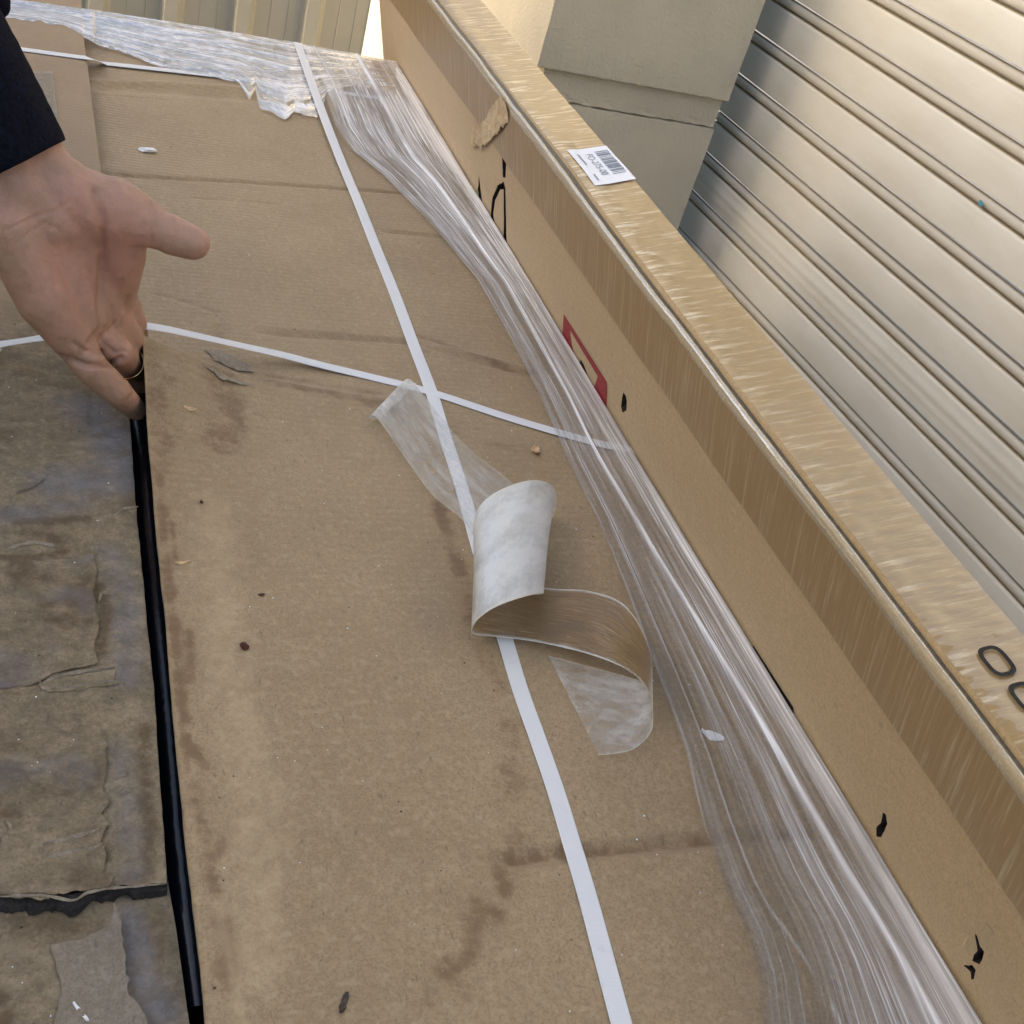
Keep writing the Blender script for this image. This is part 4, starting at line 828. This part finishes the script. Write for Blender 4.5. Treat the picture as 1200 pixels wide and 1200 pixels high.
# ------------------------------------------------------------------ PEELED PARCEL TAPE
def peeled_tape():
    S = [  # near edge (u, v, z), far edge (u, v, z), brown, white
        ((446, 492, .0025), (488, 451, .0025), 0.15, 0.55), ((436, 492, .004), (479, 448, .004), 0.15, 0.6), ((432, 489, .0075), (476, 444, .0075), 0.1, 0.8), ((441, 489, .0095), (484, 448, .0085), 0.05, 0.5),
        ((468, 526, .0070), (510, 480, .0050), 0.0, 0.30), ((505, 578, .0070), (545, 521, .0045), 0.0, 0.28), ((541, 609, .0060), (594, 561, .0040), 0.0, 0.33), ((570, 650, .0035), (625, 590, .0030), 0.0, 0.4),
        ((605, 690, .0060), (648, 600, .0060), 0.05, 0.7), ((628, 697, .018), (652, 580, .020), 0.0, 0.85), ((637, 695, .030), (643, 566, .034), 0.0, 0.92),
        ((615, 699, .041), (618, 563, .046), 0.0, 0.92), ((585, 709, .043), (586, 574, .049), 0.0, 0.95), ((562, 724, .036), (563, 592, .043), 0.0, 0.92), ((553, 738, .021), (555, 618, .032), 0.05, 0.9),
        ((556, 744, .009), (563, 650, .018), 0.5, 0.9), ((585, 747, .005), (600, 676, .010), 0.9, 0.9), ((620, 751, .006), (640, 689, .012), 1.0, 0.9), ((660, 759, .010), (688, 692, .022), 1.0, 0.92),
        ((700, 770, .014), (728, 706, .034), 0.95, 0.92), ((738, 787, .019), (752, 738, .042), 0.9, 0.9), ((759, 808, .023), (763, 772, .043), 0.45, 0.8), ((765, 832, .020), (764, 792, .032), 0.0, 0.55),
        ((763, 858, .013), (757, 798, .018), 0.0, 0.42), ((742, 878, .006), (725, 790, .008), 0.0, 0.33), ((716, 884, .0035), (680, 778, .004), 0.0, 0.28), ((701, 885, .0026), (642, 768, .0028), 0.0, 0.35)]
    A = catmull([Pz(*s[0]) for s in S], 7); B = catmull([Pz(*s[1]) for s in S], 7)
    br = np.interp(np.arange(len(A)) / 7, range(len(S)), [s[2] for s in S]); wh = np.interp(np.arange(len(A)) / 7, range(len(S)), [s[3] for s in S])
    nk = 17; V = []; UVs = []; at = {'brown': [], 'white': [], 'edge': []}
    for i in range(len(A)):
        for k in range(nk):
            s = k / (nk - 1); p = A[i] * (1 - s) + B[i] * s; bow = 0.0016 * math.sin(math.pi * s) * (1 if 30 < i < 150 else 0.3)
            p = p + np.array([0, 0, bow + 0.0012 * float(fbm(i * 0.12, s * 3, 1, 3, 111) - 0.5)]); g = 0.0030
            # lie over the strap where it runs below
            p[2] = max(p[2], g + (0.0012 if i < 60 else 0)); V.append(p); UVs.append((i * 0.02, s)); at['brown'].append(br[i]); at['white'].append(wh[i]); at['edge'].append(abs(2 * s - 1))
    mt, n, p, out = newmat('peeled_clear_tape')
    uv = coords(n, (6, 5, 1), src='UV'); a = noise(n, uv, 1.0, 5, 0.65); fib = noise(n, coords(n, (7, 46, 1), src='UV'), 1.0, 5, 0.78); pt = noise(n, coords(n, (5, 4, 1), src='UV'), 1.0, 3, 0.5)
    bmask = ramp(n, math_(n, 'ADD', attr(n, 'brown'), math_(n, 'MULTIPLY', math_(n, 'SUBTRACT', fib, 0.5), 0.8)), 0.18, 0.5)
    bmask = math_(n, 'MULTIPLY', bmask, ramp(n, math_(n, 'ADD', attr(n, 'edge'), math_(n, 'MULTIPLY', math_(n, 'SUBTRACT', fib, 0.5), 0.25)), 0.90, 1.0, 1, 0.1))
    brown = mixc(n, ramp(n, fib, 0.35, 0.7), (0.16, 0.085, 0.028), (0.36, 0.235, 0.10)); brown = mixc(n, ramp(n, fib, 0.58, 0.68, 0, 0.8), brown, (0.66, 0.58, 0.42)); brown = mixc(n, ramp(n, pt, 0.52, 0.66, 0, 0.6), brown, (0.15, 0.10, 0.06))
    white = mixc(n, ramp(n, a, 0.4, 0.7), (0.84, 0.86, 0.84), (0.92, 0.93, 0.91)); white = mixc(n, ramp(n, attr(n, 'edge'), 0.93, 1.0, 0, 0.5), white, (0.78, 0.71, 0.55))
    white = mixc(n, ramp(n, noise(n, coords(n, (22, 14, 1), src='UV'), 1.0, 4, 0.7), 0.60, 0.70, 0, 0.2), white, (0.62, 0.60, 0.53))
    L(n, mixc(n, bmask, white, brown), p.inputs['Base Color']); p.inputs['Roughness'].default_value = 0.28
    fac = math_(n, 'ADD', attr(n, 'white'), math_(n, 'ADD', math_(n, 'MULTIPLY', math_(n, 'SUBTRACT', a, 0.5), 1.3), ramp(n, attr(n, 'edge'), 0.95, 1.0, 0, 0.25)), clamp=True)
    fac = math_(n, 'MAXIMUM', fac, bmask)
    tr = n.nodes.new('ShaderNodeBsdfTransparent'); tl = N(n, 'ShaderNodeBsdfTranslucent'); tl.inputs[0].default_value = (0.8, 0.8, 0.76, 1)
    ms = n.nodes.new('ShaderNodeMixShader'); ms.inputs[0].default_value = 0.3; L(n, p.outputs[0], ms.inputs[1]); L(n, tl.outputs[0], ms.inputs[2])
    m2 = n.nodes.new('ShaderNodeMixShader'); L(n, fac, m2.inputs[0]); L(n, tr.outputs[0], m2.inputs[1]); L(n, ms.outputs[0], m2.inputs[2]); L(n, m2.outputs[0], out.inputs[0])
    crk = N(n, 'ShaderNodeTexVoronoi', i_Scale=1.0); crk.feature = 'DISTANCE_TO_EDGE'; L(n, coords(n, (22, 9, 1), (0, 0, 0.6), src='UV'), crk.inputs['Vector'])
    bump(n, p, math_(n, 'ADD', a, math_(n, 'MULTIPLY', ramp(n, crk.outputs['Distance'], 0.0, 0.12), 0.10)), 0.45, 0.003)
    o = mesh('peeled_packing_tape', V, grid_faces(len(A), nk), mt, None, True, uv=UVs, attrs=at)
    return tag(o, 'curled strip of peeled clear packing tape with brown paper fibres, lying on the strap', 'packing tape')
peeled_tape()

# ------------------------------------------------------------------ DEBRIS
def lump(name, u, v, size, mat, label, cat, seed, z=None, yaw=0.0):
    """small irregular faceted piece: size = (length, width, height)"""
    p = Pz(u, v); x0, y0 = p[0], p[1]; z0 = float(ztop(x0, y0)); bm = bmesh.new(); bmesh.ops.create_icosphere(bm, subdivisions=2, radius=1); r = random.Random(seed)
    sh = [(Vector((r.uniform(-1, 1), r.uniform(-1, 1), r.uniform(-1, 1))).normalized(), r.uniform(0.35, 0.8)) for _ in range(6)]
    for vt in bm.verts:
        for d, k in sh:
            e = vt.co.dot(d)
            if e > k: vt.co -= d * (e - k)
        vt.co += Vector((r.uniform(-.08, .08),) * 3)
    for vt in bm.verts:
        a, b = vt.co.x * size[0] / 2, vt.co.y * size[1] / 2
        vt.co = Vector((x0 + a * math.cos(yaw) - b * math.sin(yaw), y0 + a * math.sin(yaw) + b * math.cos(yaw), z0 + 0.0004 + size[2] / 2 * 0.8 + vt.co.z * size[2] / 2))
    me = bpy.data.meshes.new(name); bm.to_mesh(me); bm.free(); me.materials.append(mat); o = bpy.data.objects.new(name, me); COL.objects.link(o)
    return tag(o, label, cat)
def flake(name, u, v, ln, wd, mat, label, cat, seed, yaw=0.0, curl=0.4):
    """thin curled chip"""
    p = Pz(u, v); z0 = float(ztop(p[0], p[1])); r = random.Random(seed); V = []; n = 7
    for i in range(n):
        s = i / (n - 1) - 0.5; w = wd * (1 - (2 * s) ** 2 * 0.75) * r.uniform(0.7, 1.15)
        for t in (-0.5, 0, 0.5):
            a, b = s * ln, t * w + r.uniform(-.1, .1) * wd; hgt = 0.0006 + curl * ln * (4 * s * s) * 0.35 + abs(t) * curl * wd * 0.5
            V.append((p[0] + a * math.cos(yaw) - b * math.sin(yaw), p[1] + a * math.sin(yaw) + b * math.cos(yaw), z0 + hgt))
    me_o = mesh(name, V, grid_faces(n, 3), mat); md = me_o.modifiers.new('thick', 'SOLIDIFY'); md.thickness = 0.0008
    return tag(me_o, label, cat)
lump('white_chip', 172, 177, (0.020, 0.013, 0.006), M['white_chip'], 'white foam chip on the lid near the thumb', 'foam chip', 1, yaw=-0.2)
flake('wood_chip', 220, 501, 0.0085, 0.0042, M['wood_chip'], 'pale curled wood chip on the wet patch right of the fingertips', 'wood chip', 2, -0.4)
flake('wood_chip', 627, 530, 0.0080, 0.0070, M['wood_chip'], 'pale curled wood chip beside the cross strap near the film', 'wood chip', 3, 1.3, 0.9)
flake('wood_chip', 213, 666, 0.0085, 0.0020, M['wood_chip'], 'thin pale wood splinter on the lid beside the slit', 'wood chip', 4, 0.2)
lump('dark_seed', 286, 762, (0.0065, 0.0065, 0.004), M['seed'], 'dark red-brown crumb alone on the bare middle of the lid', 'crumb', 5)
lump('dark_seed', 235, 597, (0.0036, 0.0032, 0.0022), M['bug'], 'tiny dark brown speck on the lid above the splinter', 'crumb', 6)
lump('dark_seed', 305, 701, (0.0060, 0.0024, 0.002), M['bug'], 'small oblong brown crumb on the lid', 'crumb', 7, yaw=0.2)
flake('dark_flake', 402, 1178, 0.0100, 0.0032, M['bug'], 'dark sliver at the near edge of the lid', 'flake', 8, 1.1)
flake('film_scrap', 834, 863, 0.0150, 0.0080, M['white_chip'], 'small pale scrap caught on the stretch film', 'film scrap', 9, -0.6, 0.2)
flake('white_sliver', 96, 1172, 0.0110, 0.0016, M['white_chip'], 'thin white sliver on the peeled wet paper', 'flake', 10, -1.0)
# crumbs and dust scattered over the lids
V = []; F_ = []; r = random.Random(11)
for k in range(330):
    u = r.uniform(0, 900); v = r.uniform(150, 1200) ; p = Pz(u, v)
    if p[0] > 0.46 or (150 < u < 245 and v > 380): continue
    s = r.choice((0.0003, 0.0004, 0.0005, 0.0007)); z = float(ztop(p[0], p[1])) + 0.0003; a = r.uniform(0, 6); b = len(V)
    for q in range(4): V.append((p[0] + s * r.uniform(.6, 1.6) * math.cos(a + q * 1.57), p[1] + s * r.uniform(.6, 1.6) * math.sin(a + q * 1.57), z))
    V.append((p[0], p[1], z + s)); F_ += [(b + q, b + (q + 1) % 4, b + 4) for q in range(4)]
nf = len(F_); cr = mesh('crumbs', V, F_, M['white_chip'], mats=[M['bug'], M['wood_chip']], fmat=[(i // 4) % 5 // 2 for i in range(nf)])
cr['kind'] = 'stuff'; cr['label'] = 'fine crumbs and dust scattered on the lids'; cr['category'] = 'crumbs'

# ------------------------------------------------------------------ PERSON: left hand lifting the lid, navy sleeve
def blend(name, parts, voxel, smooth_it, factor=0.5):
    """melt capsules / ellipsoids into one continuous skin"""
    bm = bmesh.new()
    for a, ra, b, rb in parts:
        a = Vector(a); b = Vector(b); n = max(2, int((b - a).length / (min(ra, rb) * 0.35)) + 1)
        for i in range(n):
            t = i / (n - 1); c = a.lerp(b, t); rr = ra + (rb - ra) * t
            bmesh.ops.create_icosphere(bm, subdivisions=2, radius=rr, matrix=Matrix.Translation(c))
    me = bpy.data.meshes.new(name); bm.to_mesh(me); bm.free(); o = bpy.data.objects.new(name, me); COL.objects.link(o)
    md = o.modifiers.new('r', 'REMESH'); md.mode = 'VOXEL'; md.voxel_size = voxel
    ms = o.modifiers.new('s', 'SMOOTH'); ms.iterations = smooth_it; ms.factor = factor
    dg = bpy.context.evaluated_depsgraph_get(); me2 = bpy.data.meshes.new_from_object(o.evaluated_get(dg)); o.modifiers.clear(); o.data = me2
    me2.polygons.foreach_set('use_smooth', [True] * len(me2.polygons)); return o
def J(u, v, y): return Py(u, v, y)
person = empty('person', (-0.58, 1.0, GZ), 'person in navy fleece reaching in, left hand gripping the lid edge, gold ring', 'person')
wr_r = J(42, 198, .752); wr_u = J(-14, 232, .735); elbow = J(-190, -110, .80)
hand = []
def cap(a, ra, b, rb): hand.append((a, ra, b, rb))
cap(J(-120, 10, .78), .036, J(6, 208, .745), .027); cap(J(-110, 20, .78), .034, wr_r, .0235); cap(J(-110, 30, .78), .034, wr_u, .0225)
mcp = {'p': J(84, 396, .720), 'r': J(110, 388, .740), 'm': J(134, 378, .760), 'i': J(147, 362, .780)}
cap(wr_u, .0225, mcp['p'], .0150); cap(J(5, 220, .742), .0225, mcp['r'], .0155); cap(J(25, 212, .748), .0225, mcp['m'], .0150); cap(wr_r, .0225, mcp['i'], .0125)
cap(J(10, 262, .726), .0210, J(52, 350, .716), .0190)                     # heel of the palm, little-finger side
cap(J(52, 350, .716), .0190, J(84, 396, .716), .0150)
cap(J(40, 250, .738), .0245, J(95, 372, .730), .0185); cap(J(80, 262, .742), .0230, J(118, 362, .748), .0170)   # hollow of the palm
cap(J(30, 200, .750), .0265, J(75, 228, .742), .0240); cap(J(20, 215, .742), .0265, J(60, 255, .738), .0250)
cap(J(70, 228, .742), .0235, J(132, 252, .742), .0235)                    # ball of the thumb
cap(J(132, 252, .742), .0230, J(136, 296, .748), .0205); cap(J(136, 296, .748), .0205, J(134, 350, .765), .0150)
th = [J(132, 248, .742), J(166, 260, .738), J(200, 275, .730), J(226, 285, .724)]
cap(th[0], .0235, th[1], .0175); cap(th[1], .0150, th[2], .0128); cap(th[2], .0138, th[3], .0118)
def finger(pts, rs):
    for i in range(len(pts) - 1): cap(pts[i], rs[i], pts[i + 1], rs[i + 1])
finger([mcp['p'], J(106, 430, .712), J(136, 458, .714), Pz(160, 481, 0.004)], [.0140, .0118, .0108, .0080])
FR = [mcp['r'], J(138, 412, .738), Pz(157, 434, 0.004), Pz(170, 458, -0.022)]
finger(FR, [.0140, .0112, .0102, .0085])
finger([mcp['m'], J(150, 394, .762), Pz(160, 414, 0.006), Pz(172, 440, -0.022)], [.0140, .0108, .0100, .0085])
finger([mcp['i'], J(156, 378, .786), Pz(160, 396, 0.010), Pz(172, 420, -0.022)], [.0120, .0104, .0098, .0085])
body = blend('body', [(tuple(a), ra, tuple(b), rb) for a, ra, b, rb in hand], 0.0017, 14)
# creases of the palm and finger joints
me = body.data; nvt = len(me.vertices); co = np.empty(nvt * 3, np.float32); me.vertices.foreach_get('co', co); co = co.reshape(-1, 3).astype(float)
no = np.empty(nvt * 3, np.float32); me.vertices.foreach_get('normal', no); no = no.reshape(-1, 3)
q = (co - CAM) @ RW.T; su = 600 + F_PX * q[:, 0] / q[:, 2]; sv = 600 + F_PX * q[:, 1] / q[:, 2]
facing = ((CAM - co) * no).sum(1) > 0
for pl, dep, wd in (([(112, 225), (120, 260), (120, 310), (118, 350), (121, 385), (108, 402)], .0022, 5.0), ([(150, 348), (140, 376), (120, 398)], .0012, 2.5), ([(70, 418), (100, 428), (125, 428), (142, 420)], .0026, 3.0), ([(85, 402), (100, 412), (118, 412)], .0012, 2.6),
                    ([(10, 268), (40, 255), (70, 245), (95, 222)], .0006, 2.2), ([(18, 285), (50, 262), (68, 268)], .0004, 2.0), ([(178, 240), (182, 262), (176, 285)], .0010, 2.5), ([(204, 258), (206, 274), (200, 292)], .0007, 2.0),
                    ([(120, 402), (135, 414), (148, 412)], .0010, 2.2), ([(148, 470), (156, 462)], .0006, 2.0), ([(132, 360), (136, 390), (150, 405)], .0010, 2.2)):
    d, t = polydist(su, sv, pl); k = 1.5 * dep * np.exp(-(d / wd) ** 2) * facing; co -= no * k[:, None]
co += no * (0.0007 * (fbm(su, sv, 0.10, 3, 121) - 0.5))[:, None]
me.vertices.foreach_set('co', co.astype(np.float32).ravel()); me.update()
def skin():
    mt, n, p, out = newmat('skin'); v = coords(n)
    a = noise(n, v, 32, 4, 0.6); b = noise(n, v, 170, 4, 0.6); c3 = noise(n, v, 14, 2)
    c = mixc(n, ramp(n, a, 0.3, 0.7), (0.40, 0.240, 0.160), (0.50, 0.268, 0.195)); c = mixc(n, ramp(n, b, 0.45, 0.75, 0, 0.4), c, (0.33, 0.18, 0.115)); c = mixc(n, ramp(n, c3, 0.48, 0.7, 0, 0.5), c, (0.52, 0.23, 0.165))
    L(n, c, p.inputs['Base Color']); p.inputs['Roughness'].default_value = 0.5; p.inputs['Subsurface Weight'].default_value = 0.0; p.inputs['Subsurface Radius'].default_value = (0.006, 0.0025, 0.0012); p.inputs['Subsurface Scale'].default_value = 0.6
    wv = noise(n, coords(n, (1, 1, 1)), 620, 3, 0.6); bump(n, p, math_(n, 'ADD', math_(n, 'MULTIPLY', wv, 0.5), b), 0.6, 0.0011); return mt
me.materials.clear(); me.materials.append(skin()); adopt(body, person)
# sleeve with a turned hem, upper arm, jacket front
cz = []
def sl(a, ra, b, rb): cz.append((tuple(a), ra, tuple(b), rb))
sl(J(4, 192, .750), .0435, J(-70, 78, .768), .049); sl(J(-70, 78, .768), .049, elbow, .056)
sh = np.array([-0.52, 1.05, 0.52]); sl(elbow, .056, sh, .075); sl(sh, .09, np.array([-0.62, 1.12, 0.40]), .13); sl(np.array([-0.62, 1.12, 0.42]), .15, np.array([-0.60, 1.05, -0.02]), .15)
sl(np.array([-0.52, 1.15, 0.15]), .08, J(-70, -22, 1.15), .035); sl(J(-70, -22, 1.15), .035, J(-10, 2, 1.15), .019)
jacket = blend('fleece_jacket', cz, 0.0065, 6)
me = jacket.data; nvt = len(me.vertices); co = np.empty(nvt * 3, np.float32); me.vertices.foreach_get('co', co); co = co.reshape(-1, 3).astype(float)
no = np.empty(nvt * 3, np.float32); me.vertices.foreach_get('normal', no); no = no.reshape(-1, 3)
a0 = np.array(J(4, 192, .750)); ax = np.array(elbow) - a0; ax /= np.linalg.norm(ax)
tproj = (co - a0) @ ax; lim = -0.004                   # cut the sleeve flat at the cuff
co = co - np.outer(np.minimum(tproj - lim, 0) * (np.linalg.norm(co - a0, axis=1) < 0.09), ax)
co += no * (0.004 * (fbm(co[:, 0] + co[:, 2], co[:, 1] - co[:, 2], 22, 3, 131) - 0.5))[:, None]
me.vertices.foreach_set('co', co.astype(np.float32).ravel()); me.update(); me.materials.clear(); me.materials.append(M['fleece']); adopt(jacket, person)
trs = blend('trousers', [((-0.60, 1.05, -0.05), .145, (-0.60, 1.05, -0.12), .14), ((-0.56, 1.00, -0.15), .09, (-0.56, 0.98, GZ + .08), .06), ((-0.66, 1.16, -0.15), .09, (-0.66, 1.18, GZ + .08), .06)], 0.012, 4)
trs.data.materials.clear(); trs.data.materials.append(M['denim']); adopt(trs, person)
# gold ring on the ring finger
rc = J(142, 417, .7365); rd = FR[2] - FR[1]; rd /= np.linalg.norm(rd); bm = bmesh.new(); e1 = np.cross(rd, [0, 0, 1]); e1 /= np.linalg.norm(e1); e2 = np.cross(rd, e1); V = []; n1, n2 = 40, 8
rc = FR[1] * 0.45 + FR[2] * 0.55
for i in range(n1):
    a = 2 * math.pi * i / n1; dr = e1 * math.cos(a) + e2 * math.sin(a)
    for k in range(n2):
        b = 2 * math.pi * k / n2; V.append(rc + dr * (0.0119 + 0.0009 * math.cos(b)) + rd * 0.0013 * math.sin(b))
F_ = [(i * n2 + k, ((i + 1) % n1) * n2 + k, ((i + 1) % n1) * n2 + (k + 1) % n2, i * n2 + (k + 1) % n2) for i in range(n1) for k in range(n2)]
bm.free(); ring_o = mesh('finger_ring', V, F_, M['gold'], person, True); ring_o['label'] = 'plain gold ring on the ring finger'
